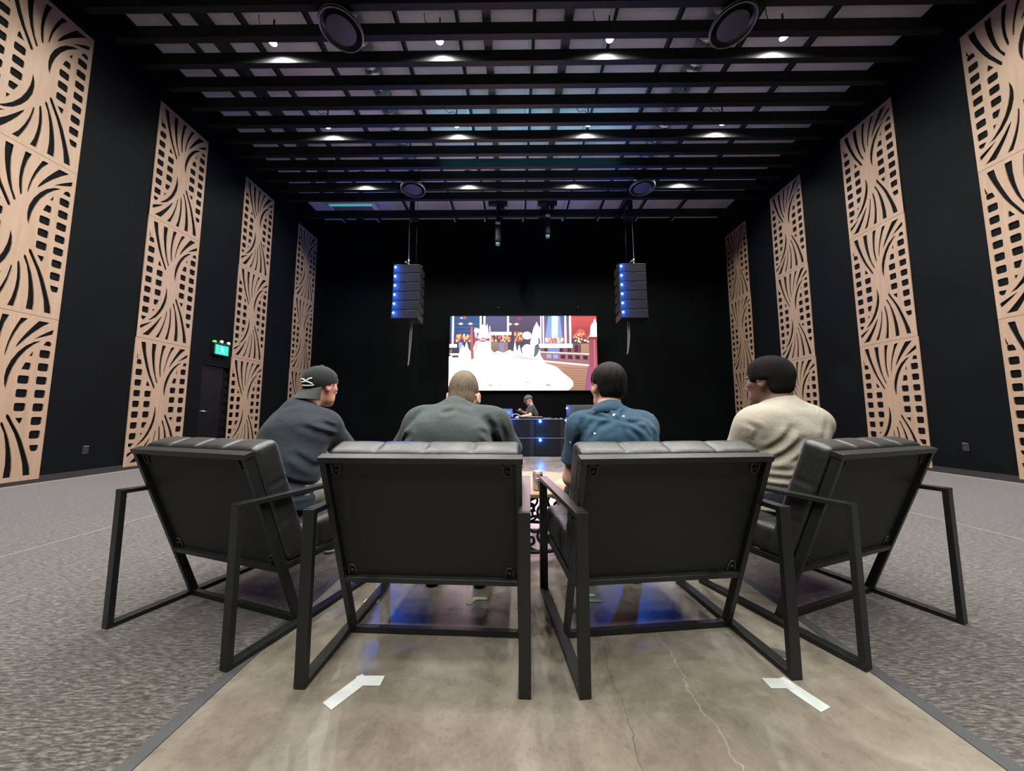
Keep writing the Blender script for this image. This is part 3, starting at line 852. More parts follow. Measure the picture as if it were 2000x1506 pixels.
# ================================================================ HANGING LINE ARRAYS
def line_array(x, label, side):
    y0 = 8.75
    top = 5.06
    r = thing('line_array', label, 'speaker array', (x, y0, top), 0, 'hanging line array speakers')
    W, D, Hf = .74, .46, .262
    z = 0.; y = 0.; tilt = 0.
    for i in range(6):
        tilt = (0, .6, 1.4, 2.6, 4.4, 7.0)[i]
        Mt = Matrix.Translation((0, y, z)) @ Matrix.Rotation(R(-tilt), 4, 'X')
        bm = NB()
        prism(bm, [(0, 0), (0, -Hf + .008), (D, -Hf + .045), (D, -.038)], -W / 2, W / 2, lambda a, b_, c: (c, a, b_))
        bmesh.ops.bevel(bm, geom=bm.edges[:], offset=.006, segments=1, affect='EDGES')
        bm.transform(Mt); cb = obj('cabinet', bm, M['cab'], r)
        bm = NB()
        for gx in (-.185, .185):
            box(bm, (gx, -.004, -Hf / 2 + .004), (.345, .012, Hf - .035), bev=.003)
        bm.transform(Mt); obj('grille', bm, M['grille'], cb)
        bm = NB(); box(bm, (.185 if side < 0 else .2, -.0115, -.012), (.32, .006, .006)); box(bm, (-.16, -.0115, -.012), (.22, .006, .004)); bm.transform(Mt); obj('edge_strip', bm, M['trimline'], cb)
        bm = NB(); lathe(bm, [(0, .0), (.032, .0), (.026, .010), (0, .014)], 14); bm.transform(Mt @ Matrix.Translation((-.31, -.0105, -.085)) @ Matrix.Rotation(R(90), 4, 'X')); obj('led', bm, M['arrayled'], cb, True)
        L_ = bpy.data.lights.new('led_glow', 'POINT'); L_.energy = 20.; L_.color = (.02, .16, 1.); L_.shadow_soft_size = .03
        lo = bpy.data.objects.new('led_glow', L_); COL.objects.link(lo); lo.parent = cb; lo.location = Mt @ Vector((-.31, -.065, -.085))
        # next one hangs from the lower front edge
        v = Matrix.Rotation(R(-tilt), 3, 'X') @ Vector((0, 0, -Hf))
        y += v.y; z += v.z
    bm = NB(); box(bm, (0, .2, .02), (W * .98, .07, .035), bev=.003); box(bm, (-.02, .2, .05), (.05, .5, .035), bev=.003); obj('rigging_frame', bm, M['trimline'], r)
    wx = -.02 if side < 0 else .12
    bm = NB(); tube(bm, [(wx, .2, .06), (wx, .2, .14)], .014, 8); tube(bm, [(wx, .2, .14), (wx, .2, .16), (wx, .2, .22), (wx, .2, .25)], [.012, .024, .024, .008], 10); o = obj('hook', bm, M['brass'], r, True); tag(o, 'brass coloured hook')
    bm = NB(); tube(bm, [(wx, .2, .24), (wx - .01, .2, 1.5), (wx - .015, .2, ZD - top - .005)], .007, 6); obj('suspension_wire', bm, M['steel'], r, True)
    bm = NB(); tube(bm, [(wx + .20 * -side, .22, .06), (wx + .205 * -side, .22, ZD - top - .005)], .006, 6); obj('safety_cable', bm, M['blackcable'], r, True)
    bm = NB(); box(bm, (wx + .12 * -side, .2, 1.52), (.22, .24, .24), bev=.02); box(bm, (wx + .05 * -side, .2, 1.8), (.10, .12, .4), bev=.01); tube(bm, [(wx + .1 * -side, .2, 1.6), (wx + .1 * -side, .2, ZD - top - .005)], .03, 10); obj('chain_hoist', bm, M['cab'], r)
    z0 = -1.56
    bm = NB()
    bx = .08 if side < 0 else -.10
    dz = (-1.22, -.92)[0 if side < 0 else 1]
    tube(bm, catmull([(bx, .2, z0 + .06), (bx - .01, .2, z0 - .4), (bx - .03, .2, z0 + dz + .1), (bx - .05, .2, z0 + dz), (bx - .02, .2, z0 + dz + .08), (bx + .03, .2, z0 - .5), (bx + .05, .2, z0 + .06)], 8), .012, 6)
    tube(bm, catmull([(bx + .025, .22, z0 + .06), (bx + .015, .22, z0 - .5), (bx - .02, .22, z0 + dz + .16)], 8), .010, 6)
    obj('cable_loop', bm, M['greycable'], r, True)
line_array(-2.985, 'left hanging line array of six black speaker cabinets with blue lights', -1)
line_array(3.215, 'right hanging line array of six black speaker cabinets with blue lights', 1)

# ================================================================ SUBWOOFERS UNDER THE SCREEN
def sub_proto():
    r = thing('subwoofer', '', 'subwoofer', group='stacked subwoofers under the screen')
    W, D, H_ = .672, .58, .412
    bm = NB(); box(bm, (0, D / 2, H_ / 2), (W, D, H_), bev=.006); obj('cabinet', bm, M['cab'], r)
    bm = NB(); box(bm, (-.055, -.004, H_ / 2 - .004), (W - .135, .014, H_ - .05), bev=.003); obj('grille', bm, M['grille'], r)
    bm = NB(); box(bm, (W / 2 - .062, -.0015, H_ / 2 - .004), (.105, .006, H_ - .05)); obj('bass_port', bm, M['port'], r)
    bm = NB(); box(bm, (0, -.004, H_ - .008), (W, .012, .012)); obj('edge_strip', bm, M['subline'], r)
    bm = NB(); lathe(bm, [(0, 0), (.034, 0), (.028, .012), (0, .018)], 16); bm.transform(Matrix.Translation((-.215, -.011, H_ - .055)) @ Matrix.Rotation(R(90), 4, 'X')); obj('led', bm, M['ledcore'], r, True)
    return r
sp_ = sub_proto()
k = 0
for zi, z in enumerate((.0, .413)):
    for xi, x in enumerate((.093, .768)):
        o = sp_ if k == 0 else copy_tree(sp_)
        k += 1
        o.location = (x, 7.38, z + .001)
        o['label'] = '%s %s black subwoofer of the stack in front of the seated operator' % (('bottom', 'top')[zi], ('left', 'right')[xi])
for o in [o for o in COL.objects if o.name.startswith('subwoofer')]:
    L_ = bpy.data.lights.new('led_glow', 'POINT'); L_.energy = 7.; L_.color = (.02, .16, 1.); L_.shadow_soft_size = .03
    lo = bpy.data.objects.new('led_glow', L_); COL.objects.link(lo); lo.parent = o; lo.location = (-.215, -.075, .357)
# ground stack at the right: base cabinet and two array cabinets
r = thing('floor_speaker', 'dark base cabinet on the floor right of the subwoofers, under two tilted speakers', 'speaker', (1.42, 7.52, .001), R(-6))
bm = NB(); box(bm, (0, .3, .29), (.56, .6, .58), bev=.008); obj('cabinet', bm, M['cab'], r)
bm = NB(); box(bm, (0, -.005, .29), (.50, .014, .52), bev=.003); obj('grille', bm, M['grille'], r)
bm = NB(); box(bm, (0, .0, .575), (.56, .03, .02)); obj('edge_strip', bm, M['port'], r)
for i, (z, rx, lab) in enumerate(((.585, 4, 'lower of two tilted black speakers with a blue light, right of the subwoofers'), (.865, -9, 'upper of two tilted black speakers with a blue light, right of the subwoofers'))):
    r = thing('tilted_speaker', lab, 'speaker', (1.475 + .03 * i, 7.58 + .03 * i, z + .003), R(-14), 'tilted speakers on the floor stack')
    Mt = Matrix.Translation((0, 0, .0)) @ Matrix.Rotation(R(rx - 4 if i else 0), 4, 'X')
    bm = NB(); prism(bm, [(0, 0), (0, .275), (.44, .235), (.44, .0)], -.33, .33, lambda a, b_, c: (c, a, b_)); bmesh.ops.bevel(bm, geom=bm.edges[:], offset=.006, segments=1, affect='EDGES'); obj('cabinet', bm, mat('dusty speaker cabinet', (.05, .048, .047), .6), r)
    bm = NB(); box(bm, (0, -.006, .137), (.60, .014, .23), bev=.003); obj('grille', bm, mat('dusty speaker grille', (.045, .043, .042), .7), r)
    bm = NB(); lathe(bm, [(0, 0), (.024, 0), (.02, .010), (0, .014)], 14); bm.transform(Matrix.Translation((-.315, -.0135, .20)) @ Matrix.Rotation(R(90), 4, 'X')); obj('led', bm, M['ledcore'], r, True)
    L_ = bpy.data.lights.new('led_glow', 'POINT'); L_.energy = 3.; L_.color = (.02, .16, 1.); L_.shadow_soft_size = .02
    lo = bpy.data.objects.new('led_glow', L_); COL.objects.link(lo); lo.parent = r; lo.location = (-.315, -.06, .20)

# things on the subwoofers
ZT = .827
r = thing('laptop', 'open laptop with a glowing blue screen on the subwoofer stack', 'laptop', (-.165, 7.70, ZT + .001), R(20))
bm = NB(); box(bm, (0, .0, .009), (.33, .23, .018), bev=.004); obj('keyboard_base', bm, M['blackplastic'], r)
bm = NB(); box(bm, (0, .125, .125), (.33, .012, .225), (R(-14), 0, 0), bev=.003); obj('lid', bm, M['blackplastic'], r)
bm = NB()
Mx_ = Matrix.Translation((0, .118, .125)) @ Matrix.Rotation(R(-14), 4, 'X')
box(bm, (0, 0, 0), (.305, .003, .20)); box(bm, (0.02, -.003, .02), (.16, .002, .07), mi=1); box(bm, (-.03, -.003, -.05), (.2, .002, .035), mi=2); bm.transform(Mx_)
obj('display', bm, [mat('laptop light', (0, 0, 0), .4, emit=(.16, .18, .75), es=.75), mat('laptop window', (0, 0, 0), .4, emit=(.10, .35, 1), es=1.), mat('laptop window dim', (0, 0, 0), .4, emit=(.03, .05, .25), es=1.)], r)
r = thing('headphones', 'blue and white headphones lying beside the laptop', 'headphones', (.02, 7.60, ZT + .002), R(15))
bm = NB(); tube(bm, catmull([(-.085, 0, .04), (-.08, .02, .07), (-.03, .06, .10), (.04, .06, .10), (.09, .02, .07), (.095, 0, .04)], 8), .011, 8); obj('headband', bm, mat('pale blue plastic', (.25, .28, .5), .4), r, True)
for sx in (-1, 1):
    bm = NB(); lathe(bm, [(0, -.02), (.036, -.02), (.042, 0), (.036, .02), (0, .02)], 20); bm.transform(Matrix.Translation((sx * .09, 0, .043)) @ Matrix.Rotation(R(90), 4, 'Y')); obj('ear_cup', bm, mat('blue plastic', (.04, .12, .6), .4), r, True)
r = thing('paper_cup', 'small white cup at the left end of the subwoofer top', 'cup', (-.185, 7.44, ZT + .001))
bm = NB(); lathe(bm, [(0, 0), (.022, 0), (.028, .055), (.030, .058), (.026, .056), (.021, .004), (0, .004)], 20); obj('cup_body', bm, M['white'], r, True)
bm = NB(); lathe(bm, [(0, .0585), (.0315, .0585), (.030, .064), (0, .066)], 20); obj('cup_lid', bm, M['white'], r, True)
r = thing('sound_mixer', 'low mixing console with a white top on the subwoofer stack', 'mixer', (.47, 7.62, ZT + .001))
bm = NB(); box(bm, (0, 0, .02), (.34, .26, .04), bev=.004); obj('console', bm, M['blackplastic'], r)
bm = NB(); box(bm, (0, -.02, .043), (.28, .19, .006)); obj('control_face', bm, M['white'], r)
for q in range(5):
    bm = NB(); box(bm, (-.11 + q * .055, -.05, .051), (.014, .022, .012), bev=.002); obj('fader', bm, M['blackplastic'], r)
r = thing('tablet', 'flat grey tablet lying right of the mixing console', 'tablet', (.72, 7.60, ZT + .001), R(-4))
bm = NB(); box(bm, (0, 0, .012), (.20, .15, .02), bev=.004); obj('body', bm, M['greycable'], r)
bm = NB(); box(bm, (0, 0, .0235), (.18, .13, .003)); obj('display', bm, M['blackplastic'], r)
for x, n in ((1.03, 0), (.92, 1)):
    bm = NB(); box(bm, (x, 7.46, ZT + .009), (.045, .05, .014), bev=.003); o = obj('cable_connector', bm, M['steel']); tag(o, ('right' if n == 0 else 'left') + ' of two small metal connectors on the right subwoofer top', 'connector', 'connectors on the subwoofer top')

# ================================================================ HANGING PROJECTORS / STAGE FIXTURES
def pole_fixture(x, y, zlow, zlab, label):
    r = thing('stage_fixture', label, 'stage light', (x, y, 0), 0, 'hanging stage fixtures')
    bm = NB(); tube(bm, [(0, 0, ZD - .005), (0, 0, zlow + .5)], .05, 16); box(bm, (0, 0, 6.98), (.55, .12, .10), bev=.01); box(bm, (.13, -.02, 6.9), (.12, .12, .2), bev=.01); obj('pole', bm, M['cab'], r)
    bm = NB(); lathe(bm, [(0, .55), (.07, .55), (.085, .5), (.085, .08), (.075, .0), (.06, -.0), (0, .02)], 20, (0, 0, zlow)); o = obj('lamp_body', bm, M['cab'], r, True)
    bm = NB(); lathe(bm, [(0, 0), (.062, 0), (.055, -.07), (.02, -.09), (0, -.09)], 20, (0, 0, zlow)); o = obj('lens', bm, mat('grey green lens', (.10, .22, .22), .3), r, True)
    bm = NB(); box(bm, (0, -.092, zlab), (.13, .006, .075), (0, R(7), 0)); obj('label_sticker', bm, M['paper'], r)
pole_fixture(-.49, 9.0, 5.80, 6.34, 'left of two dark stage fixtures hanging from the ceiling above the screen')
pole_fixture(.93, 9.0, 6.02, 6.55, 'right of two dark stage fixtures hanging from the ceiling above the screen')
r = thing('ceiling_light_box', 'teal edged rectangular light box at the ceiling, above the left array', 'light box', (-4.93, 9.52, 7.18))
bm = NB(); box(bm, (0, 0, .08), (1.36, .50, .14), bev=.01); obj('housing', bm, M['purlin'], r)
bm = NB()
for a, b_ in (((-.63, -.2, 0), (.63, -.2, 0)), ((-.63, .2, 0), (.63, .2, 0))): bar(bm, a, b_, .09, .016)
obj('light_strip', bm, mat('teal tube light', (.1, .4, .45), .4, emit=(.08, .34, .40), es=.8), r)
bm = NB(); box(bm, (0, 0, .004), (1.22, .26, .012)); obj('diffuser_panel', bm, M['greycable'], r)
# ================================================================ PEOPLE: smooth implicit surfaces meshed with surface nets
V3 = lambda *a: np.array(a, float)
def unit(v): v = np.asarray(v, float); return v / np.linalg.norm(v)
class Field:
    def __init__(s, lo, hi, h):
        s.lo = np.array(lo, float); s.h = h
        s.n = np.ceil((np.array(hi, float) - s.lo) / h).astype(int) + 1
        s.F = np.full(s.n, .15, np.float32)
    def sl(s, lo, hi, m):
        a = np.maximum(np.floor((np.array(lo) - m - s.lo) / s.h).astype(int), 0)
        b = np.minimum(np.ceil((np.array(hi) + m - s.lo) / s.h).astype(int) + 1, s.n)
        if (b <= a).any(): return None, None
        S = tuple(slice(i, j) for i, j in zip(a, b))
        G = [(s.lo[q] + s.h * np.arange(a[q], b[q])).astype(np.float32).reshape([-1 if q == e else 1 for e in range(3)]) for q in range(3)]
        return S, G
    def apply(s, prim, k=.03, mode='u'):
        fn, lo, hi = prim
        S, G = s.sl(lo, hi, k + 3 * s.h)
        if S is None: return
        d = fn(*G); f = s.F[S]
        if mode == 'u':
            hh = np.maximum(k - np.abs(f - d), 0) / k
            s.F[S] = np.minimum(f, d) - hh * hh * k * .25
        else:                                   # subtract
            d = -d
            hh = np.maximum(k - np.abs(f - d), 0) / k
            s.F[S] = np.maximum(f, d) + hh * hh * k * .25
    def all(s):
        return [(s.lo[q] + s.h * np.arange(s.n[q])).astype(np.float32).reshape([-1 if q == e else 1 for e in range(3)]) for q in range(3)]
    def cut(s, p, n, k=.004):                   # keep the side the normal points away from
        X, Y, Z = s.all(); n = unit(n)
        d = (X - p[0]) * n[0] + (Y - p[1]) * n[1] + (Z - p[2]) * n[2]
        hh = np.maximum(k - np.abs(s.F - d), 0) / k
        s.F = (np.maximum(s.F, d) + hh * hh * k * .25).astype(np.float32)
    def mesh(s, name, smooth=2):
        F = s.F
        F[0] = F[-1] = .1; F[:, 0] = F[:, -1] = .1; F[:, :, 0] = F[:, :, -1] = .1
        I = F < 0
        n = s.n
        c = I[:-1, :-1, :-1]
        cnt = np.zeros(n - 1, np.uint8)
        for dx in (0, 1):
            for dy in (0, 1):
                for dz in (0, 1):
                    cnt += I[dx:n[0] - 1 + dx, dy:n[1] - 1 + dy, dz:n[2] - 1 + dz]
        act = (cnt > 0) & (cnt < 8)
        idx = np.full(n - 1, -1, np.int64)
        ii = np.argwhere(act)
        idx[act] = np.arange(len(ii))
        P = np.zeros((len(ii), 3)); W = np.zeros(len(ii))
        for ax in range(3):
            o1, o2 = [q for q in range(3) if q != ax]
            for b1 in (0, 1):
                for b2 in (0, 1):
                    a = ii.copy(); a[:, o1] += b1; a[:, o2] += b2
                    b = a.copy(); b[:, ax] += 1
                    fa = F[a[:, 0], a[:, 1], a[:, 2]]; fb = F[b[:, 0], b[:, 1], b[:, 2]]
                    m = (fa < 0) != (fb < 0)
                    t = np.where(m, fa / np.where(m, fa - fb, 1), 0)
                    p = a.astype(float); p[:, ax] += t
                    P[m] += p[m]; W[m] += 1
        P /= W[:, None]
        faces = []
        for ax in range(3):
            o1, o2 = (ax + 1) % 3, (ax + 2) % 3
            a = I[tuple(slice(0, -1) if q == ax else slice(1, -1) for q in range(3))]
            b = I[tuple(slice(1, None) if q == ax else slice(1, -1) for q in range(3))]
            e = np.argwhere(a != b)
            if not len(e): continue
            fl = a[e[:, 0], e[:, 1], e[:, 2]]
            e = e.copy()
            for q in range(3):
                if q != ax: e[:, q] += 1
            def g(d1, d2):
                x = e.copy(); x[:, o1] -= d1; x[:, o2] -= d2
                return idx[x[:, 0], x[:, 1], x[:, 2]]
            q4 = np.stack([g(1, 1), g(0, 1), g(0, 0), g(1, 0)], 1)
            q4[~fl] = q4[~fl][:, ::-1]
            faces.append(q4)
        Q = np.concatenate(faces)
        P = P * s.h + s.lo
        if smooth:                              # light umbrella smoothing
            for _ in range(smooth):
                A = np.zeros_like(P); C = np.zeros(len(P))
                for e in range(4):
                    i, j = Q[:, e], Q[:, (e + 1) % 4]
                    for q in range(3):
                        A[:, q] += np.bincount(i, P[j, q], len(P)) + np.bincount(j, P[i, q], len(P))
                    C += np.bincount(i, minlength=len(P)) + np.bincount(j, minlength=len(P))
                P = P * .45 + .55 * A / np.maximum(C, 1)[:, None]
        me = bpy.data.meshes.new(name)
        me.vertices.add(len(P)); me.vertices.foreach_set('co', P.astype(np.float32).ravel())
        me.loops.add(4 * len(Q)); me.loops.foreach_set('vertex_index', Q.astype(np.int32).ravel())
        me.polygons.add(len(Q)); me.polygons.foreach_set('loop_start', np.arange(0, 4 * len(Q), 4, dtype=np.int32))
        me.update(calc_edges=True)
        me.validate()
        return me
def cone(p, r1, q, r2):
    p, q = np.array(p, float), np.array(q, float); ab = q - p; L2 = max(ab @ ab, 1e-9)
    def fn(X, Y, Z):
        t = np.clip(((X - p[0]) * ab[0] + (Y - p[1]) * ab[1] + (Z - p[2]) * ab[2]) / L2, 0, 1)
        return np.sqrt((X - p[0] - t * ab[0]) ** 2 + (Y - p[1] - t * ab[1]) ** 2 + (Z - p[2] - t * ab[2]) ** 2) - (r1 + (r2 - r1) * t)
    rm = max(r1, r2)
    return fn, np.minimum(p, q) - rm, np.maximum(p, q) + rm
def econe(p, ab1, q, ab2, right):
    """tapered oval section along p->q; ab = (half width along right, half depth)"""
    p, q = np.array(p, float), np.array(q, float); ab = q - p; L2 = ab @ ab
    u = np.array(right, float); u = u - ab * (u @ ab) / L2; u = unit(u)
    def fn(X, Y, Z):
        x, y, z = X - p[0], Y - p[1], Z - p[2]
        t = np.clip((x * ab[0] + y * ab[1] + z * ab[2]) / L2, 0, 1)
        x, y, z = x - t * ab[0], y - t * ab[1], z - t * ab[2]
        s = x * u[0] + y * u[1] + z * u[2]
        w2 = np.maximum(x * x + y * y + z * z - s * s, 0)
        A = ab1[0] + (ab2[0] - ab1[0]) * t; B = ab1[1] + (ab2[1] - ab1[1]) * t
        k0 = np.sqrt((s / A) ** 2 + w2 / (B * B)); k1 = np.sqrt((s / (A * A)) ** 2 + w2 / (B ** 4)) + 1e-9
        return np.where(k0 < 1e-4, -np.minimum(A, B), k0 * (k0 - 1) / k1)
    rm = max(ab1[0], ab1[1], ab2[0], ab2[1])
    return fn, np.minimum(p, q) - rm, np.maximum(p, q) + rm
def ell(c, r, Rm=None):
    c = np.array(c, float); r = np.array(r, float); Rm = np.eye(3) if Rm is None else Rm
    def fn(X, Y, Z):
        x, y, z = X - c[0], Y - c[1], Z - c[2]
        a = [Rm[0, i] * x + Rm[1, i] * y + Rm[2, i] * z for i in range(3)]
        k0 = np.sqrt(sum((a[i] / r[i]) ** 2 for i in range(3))); k1 = np.sqrt(sum((a[i] / r[i] ** 2) ** 2 for i in range(3))) + 1e-9
        return np.where(k0 < 1e-4, -r.min(), k0 * (k0 - 1) / k1)
    rm = r.max()
    return fn, c - rm, c + rm
def inter(a, b):                                # intersection with a half space (point, outward normal)
    fn, lo, hi = a; p, n = b; n = unit(n)
    return (lambda X, Y, Z: np.maximum(fn(X, Y, Z), (X - p[0]) * n[0] + (Y - p[1]) * n[1] + (Z - p[2]) * n[2])), lo, hi
def frame(fwd, up):
    f = unit(fwd); r = unit(np.cross(f, up)); return np.stack([r, f, np.cross(r, f)], 1)   # columns right, forward, up

def hand_prims(wr, el, pn, side, curl=.5, s=1.):
    """palm, four unequal fingers bent at two knuckles and a thumb leaving the side of the palm. pn = direction the palm faces"""
    d = unit(np.array(wr) - np.array(el)); n = unit(np.array(pn) - d * (np.array(pn) @ d)); l = np.cross(d, n) * side   # l points to the thumb side
    P = []
    wr = np.array(wr, float)
    B = np.stack([l, d, n], 1)
    P.append((ell(wr + d * .045 * s, (.041 * s, .052 * s, .016 * s), B), .012))
    for i, (o, L) in enumerate(((.030, .072), (.010, .080), (-.011, .074), (-.031, .058))):
        b0 = wr + d * .082 * s + l * o * s
        a1 = curl * (.8 + .12 * i); a2 = curl * 1.9
        d1 = d * math.cos(a1) + n * math.sin(a1) + l * o * 1.2; d2 = d * math.cos(a1 + a2 * .6) + n * math.sin(a1 + a2 * .6)
        b1 = b0 + d1 * L * .55 * s; b2 = b1 + d2 * L * .52 * s
        P.append((cone(b0, .0092 * s, b1, .0086 * s), .006)); P.append((cone(b1, .0086 * s, b2, .0070 * s), .004))
    t0 = wr + d * .025 * s + l * .030 * s; t1 = t0 + (l * .8 + d * .75 + n * .25) * .036 * s; t2 = t1 + (d * 1. + l * .15 + n * .35) * .031 * s
    P.append((cone(t0, .0125 * s, t1, .0105 * s), .010)); P.append((cone(t1, .0105 * s, t2, .0085 * s), .004))
    return P

def head_prims(c, B, s=1., ear=1., jaw=1.):
    T = lambda x, y, z: np.array(c) + B @ (np.array([x, y, z]) * s)
    U = lambda *r: np.array(r) * s
    P = [(ell(T(0, -.008, .030), U(.073, .094, .083), B), .02), (ell(T(0, .030, -.035), U(.060 * jaw, .064, .078), B), .03),
         (cone(T(-.035, .045, -.078), .020 * s * jaw, T(.035, .045, -.078), .020 * s * jaw), .03), (ell(T(0, .072, -.098), U(.024, .020, .018), B), .025),
         (cone(T(0, .088, .018), .009 * s, T(0, .108, -.022), .013 * s), .014), (ell(T(-.014, .096, -.028), U(.010, .010, .008), B), .006), (ell(T(.014, .096, -.028), U(.010, .010, .008), B), .006),
         (ell(T(0, .080, .034), U(.050, .016, .010), B), .018), (ell(T(-.048, .055, -.008), U(.018, .022, .016), B), .02), (ell(T(.048, .055, -.008), U(.018, .022, .016), B), .02),
         (ell(T(0, .088, -.054), U(.022, .012, .006), B), .006), (ell(T(0, .087, -.064), U(.019, .012, .007), B), .006)]
    S = [(ell(T(-.031, .094, .014), U(.017, .014, .011), B), .012), (ell(T(.031, .094, .014), U(.017, .014, .011), B), .012), (ell(T(0, .099, -.0595), U(.020, .006, .0016), B), .003)]
    P2 = [(ell(T(-.031, .079, .014), U(.012, .012, .011), B), .004), (ell(T(.031, .079, .014), U(.012, .012, .011), B), .004)]
    for sx in (-1, 1):
        Be = B @ np.array(Matrix.Rotation(sx * R(-24), 3, 'Z'))
        P2.append((ell(T(sx * .079 * ear, -.012, .004), U(.0085, .023, .034), Be), .008)); P2.append((ell(T(sx * .073, -.005, -.024), U(.010, .012, .014), B), .008))
    S2 = []
    for sx in (-1, 1):
        Be = B @ np.array(Matrix.Rotation(sx * R(-24), 3, 'Z'))
        S2.append((ell(T(sx * .088 * ear, -.008, .006), U(.007, .013, .021), Be), .005))
    return P, S, P2, S2

skins = {}
def skin(name, col, deep=None):
    m = mat(name, col, .48, spec=.4)
    b = m.node_tree.nodes['Principled BSDF']
    b.inputs['Subsurface Weight'].default_value = .08
    b.inputs['Subsurface Radius'].default_value = (.02, .008, .005)
    t = NT(m); v = t.coord(); n = t.noise(v, 30, 4)
    t.col(t.ramp(n, [(.3, [c * .86 for c in col]), (.7, [min(1, c * 1.08) for c in col])]))
    t.bump(t.noise(v, 300, 2), .08, .002)
    return m
def cloth(name, col, var=.12, scale=260, extra=None, rough=.85):
    m = mat(name, col, rough, spec=.2)
    t = NT(m); v = t.coord(); n = t.noise(v, scale, 3); n2 = t.noise(v, 7, 3)
    c = t.ramp(n, [(.25, [x * (1 - var) for x in col]), (.75, [x * (1 + var) for x in col])])
    c = t.mix(.5, c, t.ramp(n2, [(.3, (.8, .8, .8)), (.7, (1, 1, 1))]), 'MULTIPLY')
    if extra: c = extra(t, v, c)
    t.col(c)
    t.b.inputs['Sheen Weight'].default_value = .05
    t.bump(t.math('ADD', t.math('MULTIPLY', n, .4), t.noise(v, 14, 4, .6, 1.2)), .35, .012)
    return m
def flecks(t, v, c):
    vo = t.n('ShaderNodeTexVoronoi'); vo.inputs['Scale'].default_value = 19; t.l(v, vo.inputs['Vector'])
    w_ = t.n('ShaderNodeTexVoronoi'); w_.inputs['Scale'].default_value = 15; t.l(v, w_.inputs['Vector'])
    f = t.math('MULTIPLY', t.math('LESS_THAN', vo.outputs['Distance'], .12), t.math('GREATER_THAN', t.noise(v, 13, 1), .46))
    return t.mix(f, c, (.55, .62, .66))
def hairmat(name, col, hi, sc=(160, 160, 22), rough=.55, spec=.22):
    m = mat(name, col, rough, spec=spec)
    t = NT(m); v = t.coord(scale=sc); n = t.noise(v, 1, 4, .65, .8); n2 = t.noise(t.coord(), 16, 3)
    t.col(t.ramp(t.math('ADD', t.math('MULTIPLY', n, .6), t.math('MULTIPLY', n2, .4)), [(.36, col), (.62, hi)]))
    t.bump(n, .7, .006)
    return m

def build(name, label, J, skinm, parts, bulk=1., head=1., ear=1., jaw=1., h=.006, neckr=.054, footdir=None, origin=None):
    """J: joints in world metres. parts: list of builders called with the shared context"""
    org = np.array(origin if origin is not None else (J['hip'][0], J['hip'][1], 0.), float)
    J = {k: np.array(v, float) for k, v in J.items()}
    for k in J:
        if k not in ('fwd', 'hup', 'right', 'palmL', 'palmR'): J[k] = J[k] - org
    hb = frame(J['fwd'], J['hup'])
    rt = unit(J['right'])
    r = thing(name, label, 'person', tuple(org))
    pts = np.array([J[k] for k in J if k not in ('fwd', 'hup', 'right', 'palmL', 'palmR')])
    lo, hi = pts.min(0) - .26, pts.max(0) + .26
    lo[2] = max(lo[2], -.02 + .01)
    b = bulk
    torso = [(econe(J['hip'], (.165 * b, .115 * b), J['waist'], (.150 * b, .108 * b), rt), .05),
             (econe(J['waist'], (.150 * b, .108 * b), J['chest'], (.168 * b, .116 * b), rt), .06),
             (econe(J['chest'], (.165 * b, .112 * b), J['c7'] * .50 + J['chest'] * .50, (.125 * b, .090 * b), rt), .06)]
    arms = [(cone(J['shL'], .057 * b, J['shR'], .057 * b), .05)]
    for s_ in 'LR':
        arms.append((cone(J['c7'] * .9 + J['chest'] * .1, .048 * b, J['sh' + s_] * .62 + J['c7'] * .38 - V3(0, 0, .012), .046 * b), .05))
    neck = (cone(J['c7'] + (J['head'] - J['c7']) * -.05, neckr * 1.16, J['head'] + hb @ V3(0, -.022, -.045) * head, neckr), .045)
    up = []; fo = []; legs = []
    for s_ in 'LR':
        up.append((cone(J['sh' + s_], .058 * b, J['el' + s_], .043 * b), .05))
        fo.append((cone(J['el' + s_], .042 * b, J['el' + s_] * .7 + J['wr' + s_] * .3, .043 * b), .02))
        fo.append((cone(J['el' + s_] * .7 + J['wr' + s_] * .3, .043 * b, J['wr' + s_], .027), .02))
        hj = J['hip'] + rt * (.088 if s_ == 'R' else -.088)
        legs.append((cone(hj, .088 * b, J['kn' + s_], .060), .05))
        mid = J['kn' + s_] * .68 + J['an' + s_] * .32
        legs.append((cone(J['kn' + s_], .056, mid, .056), .03)); legs.append((cone(mid, .056, J['an' + s_], .036), .03))
        legs.append((cone(J['an' + s_], .038, J['an' + s_] + V3(0, 0, -.02), .038), .02))
    F = Field(lo, hi, h)
    for p, k in torso + arms + up + fo + legs + [neck]: F.apply(p, k)
    for s_, sd in (('L', -1), ('R', 1)):
        for p, k in hand_prims(J['wr' + s_], J['el' + s_], J['palm' + s_], -sd, .55): F.apply(p, k)
    P, S, P2, S2 = head_prims(J['head'], hb, head, ear, jaw)
    for p, k in P: F.apply(p, k)
    for p, k in S: F.apply(p, k, 's')
    for p, k in P2: F.apply(p, k)
    for p, k in S2: F.apply(p, k, 's')
    body = mobj('body', F.mesh('body', 1), skinm, r, True)
    ctx = dict(J=J, hb=hb, rt=rt, r=r, b=b, lo=lo, hi=hi, torso=torso, arms=arms, up=up, legs=legs, neck=neck, head=head, neckr=neckr, h=h, hs=head, footdir=footdir)
    for p in parts: p(ctx)
    return r

